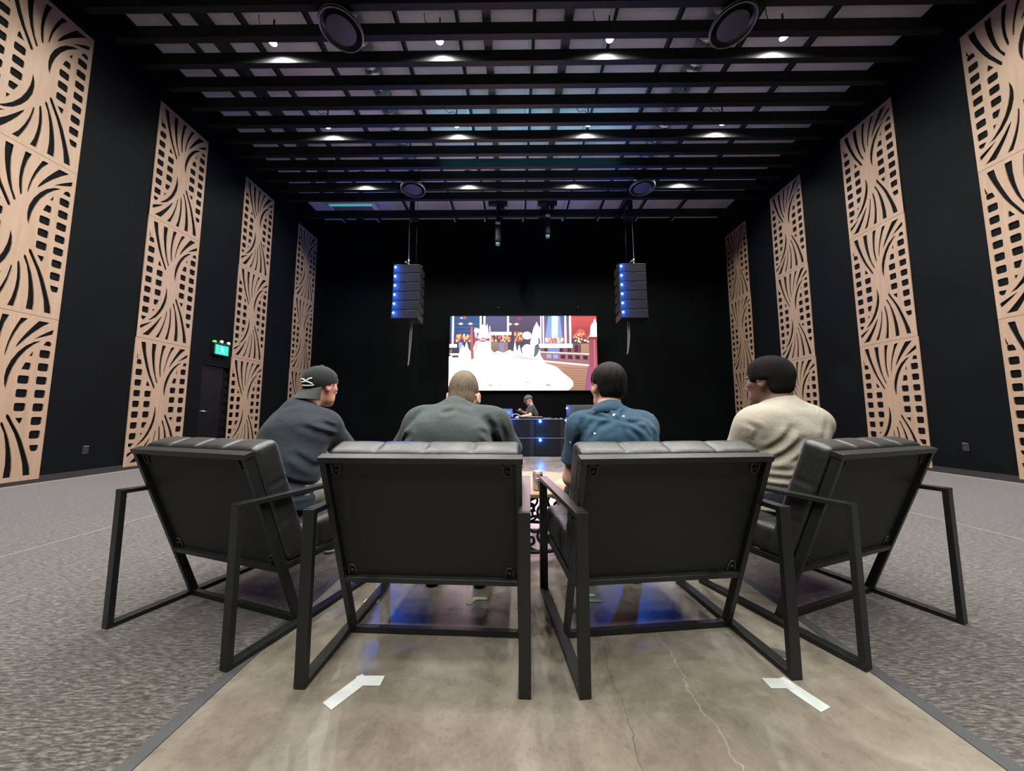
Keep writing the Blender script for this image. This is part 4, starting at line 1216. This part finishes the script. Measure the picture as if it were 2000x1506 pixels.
def grow(b, r1, off):                            # same chain, thicker
    return b
def shirt(mt, label=None, sleeve=.62, hem=.04, off=.012, flare=.016, collar=0., folds=(), amp=.004, wav=(5., 22.), hole=.010, stub=.028, extra=(), name='shirt'):
    def f(c):
        J, b, rt = c['J'], c['b'], c['rt']
        o = off
        spine = unit(J['c7'] - J['hip'])
        F = Field(c['lo'], c['hi'], .0055)
        low = J['hip'] - spine * hem
        T = [(econe(low, (.176 * b + o, .122 * b + o), J['waist'], (.155 * b + o, .112 * b + o), rt), .05),
             (econe(J['waist'], (.155 * b + o, .112 * b + o), J['chest'], (.169 * b + o, .118 * b + o), rt), .06),
             (econe(J['chest'], (.166 * b + o, .114 * b + o), J['c7'] * .50 + J['chest'] * .50, (.126 * b + o, .091 * b + o), rt), .06)]
        for p, k in T: F.apply(p, k)
        F.cut(low, -spine)
        F.apply(cone(J['shL'], .058 * b + o, J['shR'], .058 * b + o), .06)
        for s_ in 'LR':
            F.apply(cone(J['c7'] * .9 + J['chest'] * .1, .049 * b + o, J['sh' + s_] * .62 + J['c7'] * .38 - V3(0, 0, .012), .047 * b + o), .05)
        for s_ in 'LR':
            A, E = J['sh' + s_], J['el' + s_]
            if sleeve <= 1:
                q = A + (E - A) * sleeve
                pr = cone(A, .060 * b + o, q + (E - A) * .15, .047 * b + o + flare)
                F.apply(inter(pr, (q, E - A)), .055)
            else:
                F.apply(cone(A, .060 * b + o, E, .046 * b + o + .004), .045)
                q = E + (J['wr' + s_] - E) * (sleeve - 1)
                F.apply(inter(cone(E, .046 * b + o + .003, q + (J['wr' + s_] - E) * .1, .036 + o), (q, J['wr' + s_] - E)), .03)
        org = np.array(c['r'].location)
        for (ce, ra, kk) in extra: F.apply(ell(np.array(ce, float) - org, ra), kk)
        nd = unit(J['head'] - J['c7'])
        st = cone(J['c7'] - nd * .01, c['neckr'] * 1.16 + .013, J['c7'] + nd * stub, c['neckr'] * 1.12 + .010)
        F.apply(inter(st, (J['c7'] + nd * stub, nd)), .03)
        X, Y, Z = F.all()
        # cloth folds: soft diagonal drag lines and hand placed creases
        ph = np.sin(X * 17 + 1.3) * .9 + np.sin(Y * 13 + Z * 9) * .8
        F.F += (amp * .45 * (np.sin(Z * wav[1] * 2 + X * wav[0] * 6 + ph * 1.7) * .6 + np.sin(X * 38 - Z * 46 + ph * 2.1) * .4 + np.sin(X * 21 + Y * 30 + Z * 17 - ph) * .5)).astype(np.float32)
        # pressed creases: polylines across the back given as (x, z), a valley with soft ridges beside it
        ox, oy, oz = c['r'].location
        fw = np.cross(V3(0, 0, 1), rt); fw = unit(fw)
        fy = (X - J['chest'][0]) * fw[0] + (Y - J['chest'][1]) * fw[1] + (Z - J['chest'][2]) * 0
        wgt = np.clip((.11 - fy) / .05, 0, 1)[:, :, 0:1]
        for (pl, rad, dep) in folds:
            P_ = np.array(pl, float) - np.array([ox, oz])
            dd = np.full((F.F.shape[0], 1, F.F.shape[2]), 9., np.float32); tt = np.zeros_like(dd)
            ns = len(P_) - 1
            for e in range(ns):
                a_, b_ = P_[e], P_[e + 1]; ab = b_ - a_; L2 = ab @ ab
                t_ = np.clip(((X - a_[0]) * ab[0] + (Z - a_[1]) * ab[1]) / L2, 0, 1)
                d_ = np.sqrt((X - a_[0] - t_ * ab[0]) ** 2 + (Z - a_[1] - t_ * ab[1]) ** 2)
                m_ = d_ < dd
                dd = np.where(m_, d_, dd); tt = np.where(m_, (e + t_) / ns, tt)
            tap = np.clip(np.sin(np.pi * np.clip(tt * .86 + .07, 0, 1)) * 1.6, 0, 1)
            F.F += (dep * tap * (np.exp(-(dd / rad) ** 2) - .6 * np.exp(-((dd - 2.0 * rad) / (1.1 * rad)) ** 2)) * wgt).astype(np.float32)
        # neck opening
        F.apply(cone(J['c7'] + nd * (stub - .014), c['neckr'] * 1.12 + .003, J['c7'] + nd * (stub + .2), c['neckr'] + hole), .004, 's')
        o_ = mobj(name, F.mesh(name, 1), mt, c['r'], True)
        if label: tag(o_, label)
    return f
def collar_band(mt, rad=.008, lift=.0, back=0., hgt=.03, thick=.006, tilt=(0, 0, 0)):
    """collar standing round the neck: an upright band, higher at the nape by `back`"""
    def f(c):
        J = c['J']
        nd = unit(J['head'] - J['c7'] + np.array(tilt)); fwd = c['hb'][:, 1]; fr = unit(fwd - nd * (fwd @ nd)); rr = np.cross(fr, nd)
        bm = NB(); N = 40
        ctr = J['c7'] + nd * (.012 + lift)
        rings = []
        for i in range(N):
            a = 2 * math.pi * i / N
            w_ = rr * math.cos(a) + fr * math.sin(a)
            bk = max(0, -math.sin(a)) ** 2
            R0 = c['neckr'] * 1.16 + rad
            dn = -.022 * max(0, math.sin(a))
            lo_ = ctr + w_ * (R0 + .016) + nd * (-.034 + dn * 1.4); hi_ = ctr + w_ * R0 + nd * (hgt + back * bk + dn)
            rings.append([bm.verts.new(lo_), bm.verts.new(hi_), bm.verts.new(hi_ + w_ * thick), bm.verts.new((hi_ * .45 + lo_ * .55) + w_ * (thick + .007)), bm.verts.new(lo_ + w_ * (thick + .006))])
        for i in range(N):
            a, b_ = rings[i], rings[(i + 1) % N]
            for e in range(5): bm.faces.new((a[e], a[(e + 1) % 5], b_[(e + 1) % 5], b_[e]))
        obj('collar', bm, mt, c['r'], True)
    return f
def trousers(mt, length=.75, label=None, off=.012, flare=.012, name='shorts'):
    def f(c):
        J, b, rt = c['J'], c['b'], c['rt']
        F = Field(c['lo'], c['hi'], .007)
        F.apply(econe(J['hip'] - V3(0, 0, .01), (.168 * b + off * .5, .118 * b + off * .5), J['hip'] + (J['waist'] - J['hip']) * .55, (.150 * b + off * .4, .108 * b + off * .4), rt), .05)
        F.cut(J['hip'] + (J['waist'] - J['hip']) * .6, J['waist'] - J['hip'])
        for s_ in 'LR':
            hj = J['hip'] + rt * (.088 if s_ == 'R' else -.088); K = J['kn' + s_]
            if length <= 1:
                q = hj + (K - hj) * length
                F.apply(inter(cone(hj, .088 * b + off, q + (K - hj) * .1, .068 + off + flare), (q, K - hj)), .05)
            else:
                F.apply(cone(hj, .088 * b + off, K, .062 + off), .05)
                A = J['an' + s_]; q = K + (A - K) * (length - 1)
                F.apply(inter(cone(K, .062 + off, q + (A - K) * .1, .046 + off), (q, A - K)), .04)
        X, Y, Z = F.all()
        F.F += (.004 * np.sin(Y * 48 + X * 20 + np.sin(X * 30) * 1.5)).astype(np.float32)
        o_ = mobj(name, F.mesh(name), mt, c['r'], True)
        if label: tag(o_, label)
    return f
def shoes(mt, sole, label=None):
    def f(c):
        J = c['J']
        for s_ in 'LR':
            A = J['an' + s_]; fw = np.array([*unit(c['footdir'][s_]), 0.])
            z0 = -c['r'].location.z
            fl = V3(0, 0, z0 + .004)
            g = lambda fwd, z, w=0.: V3(A[0] + fw[0] * fwd - fw[1] * w, A[1] + fw[1] * fwd + fw[0] * w, z0 + z)
            F = Field(g(.06, 0) - .26, g(.06, .1) + .26, .005)
            F.apply(cone(g(-.035, .045), .038, g(.06, .052), .040), .02)
            F.apply(cone(g(.06, .046), .042, g(.165, .032), .036), .03)
            F.apply(cone(g(-.005, .06), .040, V3(A[0], A[1], z0 + .105), .045), .03)
            F.cut(g(0, .017), (0, 0, -1)); F.cut(V3(A[0], A[1], z0 + .108), (0, 0, 1))
            o_ = mobj('shoe', F.mesh('shoe'), mt, c['r'], True)
            F = Field(g(.06, 0) - .26, g(.06, .1) + .26, .005)
            F.apply(cone(g(-.04, .02), .040, g(.17, .02), .041), .02)
            F.cut(g(0, .022), (0, 0, 1)); F.cut(g(0, .003), (0, 0, -1))
            s2 = mobj('sole', F.mesh('sole', 1), sole, o_, True)
    return f
def hair(mt, thick=.011, top=0., nape=-.060, line=.045, slope=.55, side=.0, label=None, fringe=0., square=0., noise=.003, nf=120., sideburn=0., taper=.052):
    """hair cap over the skull: everything behind the hair line, down to the nape, clear of the ears"""
    def f(c):
        J, B, s = c['J'], c['hb'], c['hs']
        T = lambda x, y, z: J['head'] + B @ (np.array([x, y, z]) * s)
        F = Field(J['head'] - .20, J['head'] + .20, .0035)
        F.apply(ell(T(0, -.010, .030 + top * .5), np.array((.073 + thick + side, .094 + thick, .083 + thick + top * .5)) * s, B), .02)
        if square: F.apply(ell(T(0, -.006, .060 + top), np.array((.074 + side, .080, .052)) * s, B), .03)
        F.apply(ell(T(0, -.045, -.028), np.array((.058 + thick * .6, .050 + thick * .5, .050)) * s, B), .03)     # back of the head to the nape
        X, Y, Z = F.all()
        x, y, z = X - J['head'][0], Y - J['head'][1], Z - J['head'][2]
        lx, ly, lz = [(B[0, i] * x + B[1, i] * y + B[2, i] * z) / s for i in range(3)]
        az = np.arctan2(lx, -ly - .02)
        F.F += (noise * (np.sin(az * nf * .16 + np.sin(lz * 50) * .8) * .5 + np.sin(az * nf * .29 + lz * 25 + 1) * .4)).astype(np.float32)
        front = np.maximum((ly - line - slope * (lz - .05)) * .8, 0 * lz - 1)      # hair line plane: further forward higher up
        nap = nape - lz
        ear_ = -np.maximum(np.maximum(lz - (.020 + sideburn), -(ly + .030)), .040 - np.abs(lx))
        F.F = np.maximum(F.F, (np.abs(lx) - (taper + .55 * (lz + .075))) * .85).astype(np.float32)
        edge = np.minimum(np.minimum(-front, -nap), np.where(ear_ < 0, -ear_, 0))
        F.F += (thick * .85 * np.clip(1 - edge / .028, 0, 1) ** 2).astype(np.float32)
        F.F = np.maximum(np.maximum(F.F, front), np.maximum(nap, ear_)).astype(np.float32)
        o_ = mobj('hair', F.mesh('hair'), mt, c['r'], True)
        if label: tag(o_, label)
    return f
def cap(mt, brim_mt, sign=-1, emblem=None, label=None, band=None, tilt=.0):
    """baseball cap; sign -1 = worn backwards, bill over the nape"""
    def f(c):
        J, B, s = c['J'], c['hb'], c['hs']
        T = lambda x, y, z: J['head'] + B @ (np.array([x, y, z]) * s)
        Bv = lambda v: B @ np.array(v, float)
        F = Field(J['head'] - .20, J['head'] + .20, .004)
        F.apply(ell(T(0, -.006, .034), np.array((.088, .109, .098)) * s, B), .02)
        F.cut(T(0, sign * .10, -.030 if sign < 0 else .030), Bv((0, .40 if sign < 0 else .10, -1)))
        X, Y, Z = F.all()
        x, y, z = X - J['head'][0], Y - J['head'][1], Z - J['head'][2]
        lx, ly, lz = [(B[0, i] * x + B[1, i] * y + B[2, i] * z) / s for i in range(3)]
        a = np.arctan2(lx, ly + .006)
        F.F += (.0012 * np.exp(-(np.abs(np.sin(3 * a)) / .10) ** 2) * (lz > .0) + .0022 * np.sin(lx * 60 + lz * 70 + np.sin(ly * 40) * 2) * np.clip((ly * -sign) * 14 + .3, 0, 1) * np.clip((lz - .02) * 20, 0, 1)).astype(np.float32)
        F.apply(ell(T(0, -.006, .134), np.array((.010, .010, .006)) * s), .004)
        # hollow inside so the head shows below the edge
        dome = mobj('cap', F.mesh('cap'), mt, c['r'], True)
        if label: tag(dome, label)
        # bill
        bm = NB(); NA, NR_ = 22, 8
        top, bot = [], []
        for i in range(NA + 1):
            u = -1 + 2 * i / NA
            ra, rb = [], []
            for j in range(NR_ + 1):
                w_ = j / NR_
                ang = u * R(60 if sign < 0 else 52)
                ex = .070 * (1 - abs(u) ** 2.6) ** .6 + .004
                px = math.sin(ang) * (.086 + ex * w_ * .45)
                py = sign * (math.cos(ang) * (.098 + ex * w_ * .80)) - .006
                pz = (-.026 + .40 * (.100 - .100 * math.cos(ang)) - w_ * .058 if sign < 0 else .034 - w_ * .022) - .022 * u * u * w_ * (1 if sign < 0 else 1.2)
                ra.append(bm.verts.new(T(px, py, pz))); rb.append(bm.verts.new(T(px, py, pz - .005)))
            top.append(ra); bot.append(rb)
        for i in range(NA):
            for j in range(NR_):
                bm.faces.new((top[i][j], top[i + 1][j], top[i + 1][j + 1], top[i][j + 1])); bm.faces.new((bot[i][j], bot[i][j + 1], bot[i + 1][j + 1], bot[i + 1][j]))
            bm.faces.new((top[i][NR_], top[i + 1][NR_], bot[i + 1][NR_], bot[i][NR_])); bm.faces.new((top[i][0], bot[i][0], bot[i + 1][0], top[i + 1][0]))
        for e in (0, NA):
            for j in range(NR_): bm.faces.new((top[e][j], top[e][j + 1], bot[e][j + 1], bot[e][j]))
        o = obj('bill', bm, brim_mt, dome, True)
        if emblem:
            me = dome.data
            bv = BVHTree.FromPolygons([v.co.copy() for v in me.vertices], [list(p.vertices) for p in me.polygons])
            bm = NB()
            for st in emblem:
                pts = []
                dense = []
                for p, q in zip(st, st[1:]):
                    for e in range(6): dense.append((p[0] + (q[0] - p[0]) * e / 6, p[1] + (q[1] - p[1]) * e / 6))
                dense.append(st[-1])
                for az, hz in dense:
                    d = Bv((math.sin(R(az)), sign * math.cos(R(az)), 0))
                    c0_ = Vector(T(0, -.006, hz)); hit = bv.ray_cast(c0_ + Vector(d) * .3, -Vector(d))
                    if hit[0] is not None: pts.append(hit[0] + Vector(d) * .001)
                tube(bm, pts, .0039 * s, 6)
            e_ = obj('emblem', bm, M['emblem'], dome, True); tag(e_, 'white embroidered emblem of crossing strokes')
    return f
M['emblem'] = mat('white embroidery', (.78, .77, .68), .7)
M['capbill'] = cloth('dark grey cap bill cloth', (.034, .039, .039))

def pd(a): return (math.cos(R(a)), math.sin(R(a)))
SK1 = skin('tanned skin', (.46, .23, .155)); SK2 = skin('fair skin', (.56, .33, .235)); SK3 = skin('light brown skin', (.47, .275, .19)); SK4 = skin('deep brown skin', (.085, .040, .027))
darkshoe = mat('dark shoe leather', (.018, .016, .014), .5); sole = mat('dark rubber sole', (.02, .02, .02), .7); palesole = mat('pale rubber sole', (.30, .28, .25), .7)

# --- man in the cap, outer left chair, leaning forward on his knees
zz = lambda u, v: (-16 + 48 * (u - 135) / 280, .040 - .046 * (v - 560) / 185)
emb = [[zz(*p) for p in st] for st in ([(140, 590), (215, 590), (265, 640)], [(378, 562), (330, 582), (262, 645)], [(262, 645), (330, 665), (388, 697)], [(262, 645), (230, 656), (150, 660)], [(160, 730), (260, 744), (380, 736), (412, 718)])]
MC = cloth('faded black cotton', (.011, .017, .0225))
build('person', 'man in a black T-shirt and backward cap leaning forward in the outer left chair',
      dict(hip=(-1.215, 1.76, .500), waist=(-1.205, 1.765, .64), chest=(-1.215, 1.83, .79), c7=(-1.232, 1.89, .935), head=(-1.180, 1.985, 1.072),
           shL=(-1.385, 2.01, .845), shR=(-1.088, 1.90, .838), elL=(-1.46, 2.17, .64), elR=(-1.06, 2.13, .645), wrL=(-1.33, 2.36, .555), wrR=(-1.02, 2.36, .58),
           knL=(-1.27, 2.24, .475), knR=(-.95, 2.16, .475), anL=(-1.22, 2.30, .095), anR=(-.90, 2.20, .095),
           fwd=(.326, .93, -.05), hup=(.05, .12, 1), right=(.95, -.305, 0), palmL=(.8, .2, -.6), palmR=(-.8, .2, -.6)), SK1,
      [shirt(MC, sleeve=.85, hem=.10, off=.018, flare=.010, amp=.003,
             folds=[([(-.985, .923), (-.948, .908), (-.911, .884)], .010, .006), ([(-1.007, .881), (-.969, .855), (-.941, .831)], .011, .007), ([(-1.107, .849), (-1.039, .813), (-.97, .761)], .014, .006), ([(-1.054, .866), (-1.004, .837), (-.973, .808)], .010, .007), ([(-.93, .85), (-.967, .813), (-.975, .755)], .014, .012),
                    ([(-1.205, .696), (-1.171, .633), (-1.114, .581), (-.988, .524)], .013, .009), ([(-1.101, .711), (-1.054, .668), (-.985, .593)], .013, .008), ([(-1.217, .521), (-1.128, .507), (-1.01, .51)], .011, .007)]),
       trousers(cloth('stone grey cotton', (.17, .16, .135)), .95), shoes(darkshoe, palesole),
       cap(cloth('black cap twill', (.011, .0135, .014)), M['capbill'], -1, emb, 'black cap worn backwards')],
      bulk=1.0, head=.98, footdir=dict(L=pd(80), R=pd(66)))

# --- man with the bowed head, inner left chair
MB_ = cloth('charcoal grey knit', (.035, .047, .047))
build('person', 'man with short fair hair in a charcoal shirt, head bowed, inner left chair',
      dict(hip=(-.330, 1.55, .500), waist=(-.325, 1.535, .64), chest=(-.312, 1.565, .78), c7=(-.297, 1.665, .908), head=(-.282, 1.790, .986),
           shL=(-.478, 1.69, .856), shR=(-.112, 1.68, .856), elL=(-.625, 1.80, .655), elR=(-.002, 1.80, .645), wrL=(-.43, 2.02, .60), wrR=(-.125, 2.02, .60),
           knL=(-.545, 2.01, .470), knR=(-.055, 2.00, .470), anL=(-.445, 1.90, .095), anR=(-.185, 1.89, .095),
           fwd=(.035, .92, -.36), hup=(.02, .36, .92), right=(1, -.03, 0), palmL=(.6, .2, -.8), palmR=(-.6, .2, -.8)), SK2,
      [shirt(MB_, sleeve=.72, hem=.05, stub=.030, extra=[((-.306, 1.645, .945), (.034, .030, .052), .035), ((-.40, 1.655, .875), (.10, .07, .06), .05), ((-.19, 1.655, .875), (.10, .07, .06), .05)], off=.016, flare=.016, amp=.003,
             folds=[([(-.286, .975), (-.275, .952), (-.283, .931), (-.32, .915)], .010, .005), ([(-.263, .968), (-.238, .952), (-.201, .944)], .010, .005), ([(-.336, .915), (-.303, .911), (-.267, .923)], .009, .005), ([(-.133, .882), (-.11, .846), (-.094, .782), (-.09, .72)], .014, .014), ([(-.151, .834), (-.122, .81), (-.102, .782)], .010, .007), ([(-.07, .854), (-.057, .818), (-.049, .782)], .011, .006), ([(-.469, .81), (-.509, .80), (-.535, .77), (-.55, .72)], .013, .011), ([(-.435, .935), (-.475, .903), (-.495, .87)], .012, .004)]),
       trousers(cloth('dark grey shorts cotton', (.05, .05, .05)), .93, flare=.02), shoes(darkshoe, sole),
       hair(hairmat('short fair brown hair', (.060, .042, .027), (.150, .112, .074)), thick=.009, nape=-.075, line=.05, slope=.5, label='short cropped fair hair', noise=.0012, nf=150, top=.046)],
      bulk=1.06, head=1.0, ear=1.10, neckr=.058, footdir=dict(L=pd(92), R=pd(86)))

# --- man in the blue shirt, inner right chair
MS_ = cloth('slate blue cotton with pale flecks', (.017, .047, .080), extra=flecks)
build('person', 'dark haired man in a slate blue flecked shirt, inner right chair',
      dict(hip=(.545, 1.545, .500), waist=(.520, 1.535, .64), chest=(.485, 1.555, .78), c7=(.450, 1.605, .900), head=(.468, 1.665, 1.040),
           shL=(.325, 1.630, .843), shR=(.625, 1.650, .846), elL=(.278, 1.69, .590), elR=(.690, 1.73, .60), wrL=(.345, 1.93, .555), wrR=(.55, 1.97, .56),
           knL=(.285, 2.03, .455), knR=(.600, 2.03, .470), anL=(.405, 1.945, .095), anR=(.655, 1.95, .095),
           fwd=(-.16, .98, -.08), hup=(0, .10, 1), right=(1, .06, 0), palmL=(.5, .2, -.8), palmR=(-.5, .2, -.8)), SK3,
      [shirt(MS_, sleeve=.70, hem=.06, off=.013, flare=.012, amp=.003,
             folds=[([(.338, .905), (.391, .895), (.435, .884)], .008, .005), ([(.453, .878), (.51, .868), (.568, .875)], .008, .005), ([(.403, .925), (.427, .905), (.444, .885)], .009, .007), ([(.505, .925), (.485, .905), (.464, .885)], .009, .007), ([(.459, .874), (.463, .835), (.464, .76)], .011, .007), ([(.435, .880), (.372, .848), (.331, .79)], .010, .006), ([(.36, .875), (.323, .834), (.30, .78)], .010, .007), ([(.506, .866), (.558, .843), (.60, .79)], .010, .006), ([(.487, .85), (.53, .808), (.547, .77)], .010, .006), ([(.315, .874), (.300, .826), (.296, .76)], .012, .011), ([(.593, .852), (.61, .813), (.615, .75)], .012, .010)]),
       collar_band(MS_, rad=.008, hgt=.026, back=.014, thick=.007), trousers(cloth('black shorts cotton', (.008, .0085, .009)), .66, flare=.016), shoes(darkshoe, sole),
       hair(hairmat('thick dark brown hair', (.003, .0026, .0024), (.014, .012, .010), (150, 150, 14), .5, .07), thick=.013, nape=-.070, line=.055, slope=.5, side=.002, label='thick dark hair', noise=.0025, nf=110, sideburn=-.014, top=.006)],
      bulk=.90, head=.98, neckr=.050, footdir=dict(L=pd(105), R=pd(88)))

# --- man in the beige T-shirt, outer right chair
MT_ = cloth('beige cotton jersey', (.27, .25, .205), .06)
build('person', 'black haired man in a beige T-shirt facing the screen, outer right chair',
      dict(hip=(1.445, 1.79, .500), waist=(1.435, 1.775, .645), chest=(1.430, 1.775, .80), c7=(1.428, 1.795, .950), head=(1.402, 1.835, 1.080),
           shL=(1.268, 1.785, .850), shR=(1.612, 1.825, .845), elL=(1.238, 1.92, .610), elR=(1.69, 1.98, .60), wrL=(1.22, 2.15, .56), wrR=(1.50, 2.20, .56),
           knL=(1.175, 2.22, .475), knR=(1.50, 2.28, .475), anL=(1.17, 2.24, .095), anR=(1.49, 2.33, .095),
           fwd=(-.42, .905, -.03), hup=(-.03, .05, 1), right=(.98, .19, 0), palmL=(.4, .2, -.85), palmR=(-.4, .2, -.85)), SK4,
      [shirt(MT_, sleeve=.78, extra=[((1.53, 1.765, .872), (.11, .085, .075), .06), ((1.345, 1.745, .875), (.11, .085, .07), .06)], hem=.075, off=.014, flare=.018, amp=.0035,
             folds=[([(1.20, .862), (1.227, .831), (1.228, .78)], .011, .005), ([(1.347, .839), (1.314, .783), (1.259, .721)], .013, .008), ([(1.388, .788), (1.332, .721), (1.261, .665)], .013, .008), ([(1.449, .766), (1.411, .715), (1.351, .671)], .013, .007), ([(1.233, .593), (1.334, .593), (1.431, .615)], .012, .005), ([(1.225, .551), (1.319, .546), (1.396, .524)], .011, .005), ([(1.253, .631), (1.326, .632), (1.384, .654)], .012, .004), ([(1.56, .879), (1.508, .80), (1.478, .777)], .016, .003)]),
       trousers(cloth('navy trouser cotton', (.012, .013, .022)), 1.85), shoes(darkshoe, palesole),
       hair(hairmat('short black curly hair', (.004, .0035, .0035), (.011, .010, .010), (220, 220, 220), .9, .06), thick=.017, nape=-.076, line=.070, slope=.35, side=.003, square=1, top=.012, label='short black curly hair', noise=.0006, nf=260, sideburn=-.016)],
      bulk=1.06, head=1.06, neckr=.060, jaw=1.05, footdir=dict(L=pd(100), R=pd(80)))

# --- operator seated behind the subwoofers
MO_ = cloth('dark grey printed T-shirt', (.045, .044, .046))
build('person', 'seated man in a cap and dark T-shirt looking at his phone, behind the subwoofers',
      dict(hip=(.46, 8.30, .62), waist=(.455, 8.29, .77), chest=(.435, 8.28, .93), c7=(.405, 8.27, 1.125), head=(.335, 8.26, 1.285),
           shL=(.385, 8.09, 1.06), shR=(.385, 8.45, 1.06), elL=(.36, 7.99, .895), elR=(.27, 8.42, .93), wrL=(.12, 7.93, .872), wrR=(.16, 8.17, .985),
           knL=(.02, 8.19, .60), knR=(.02, 8.40, .60), anL=(.04, 8.20, .18), anR=(.04, 8.40, .18),
           fwd=(-.92, -.14, -.36), hup=(-.36, 0, .93), right=(0, 1, 0), palmL=(-.1, .3, -.9), palmR=(-.1, .1, .9)), SK2,
      [shirt(MO_, sleeve=.62, hem=.05, off=.013, amp=.003), trousers(cloth('black trouser cotton', (.015, .015, .016)), 1.85), shoes(darkshoe, sole), 
       cap(cloth('grey brown cap twill', (.10, .085, .075)), M['capbill'], 1, None, 'cap worn forwards')],
      bulk=.97, head=1.0, footdir=dict(L=(-1, 0), R=(-1, 0)))
r = thing('smartphone', 'phone held up in the hand of the man behind the subwoofers', 'phone', (.075, 8.15, 1.012), R(90))
bm = NB(); box(bm, (0, 0, 0), (.075, .15, .009), (R(20), 0, 0), bev=.003); obj('body', bm, M['blackplastic'], r)
bm = NB(); box(bm, (0, -.0017, .0052), (.068, .14, .001), (R(20), 0, 0)); obj('display', bm, mat('phone light', (0, 0, 0), .4, emit=(.30, .34, .55), es=.6), r)
r = thing('stool', 'round black stool under the man behind the subwoofers', 'stool', (.46, 8.30, 0))
bm = NB(); lathe(bm, [(0, .455), (.17, .455), (.185, .47), (.185, .505), (.17, .52), (0, .52)], 32); obj('seat', bm, M['leather'], r, True)
for q in range(4):
    a = R(45 + 90 * q)
    bm = NB(); tube(bm, [(.10 * math.cos(a), .10 * math.sin(a), .46), (.20 * math.cos(a), .20 * math.sin(a), .006)], .013, 8); obj('leg', bm, M['blacksteel'], r)
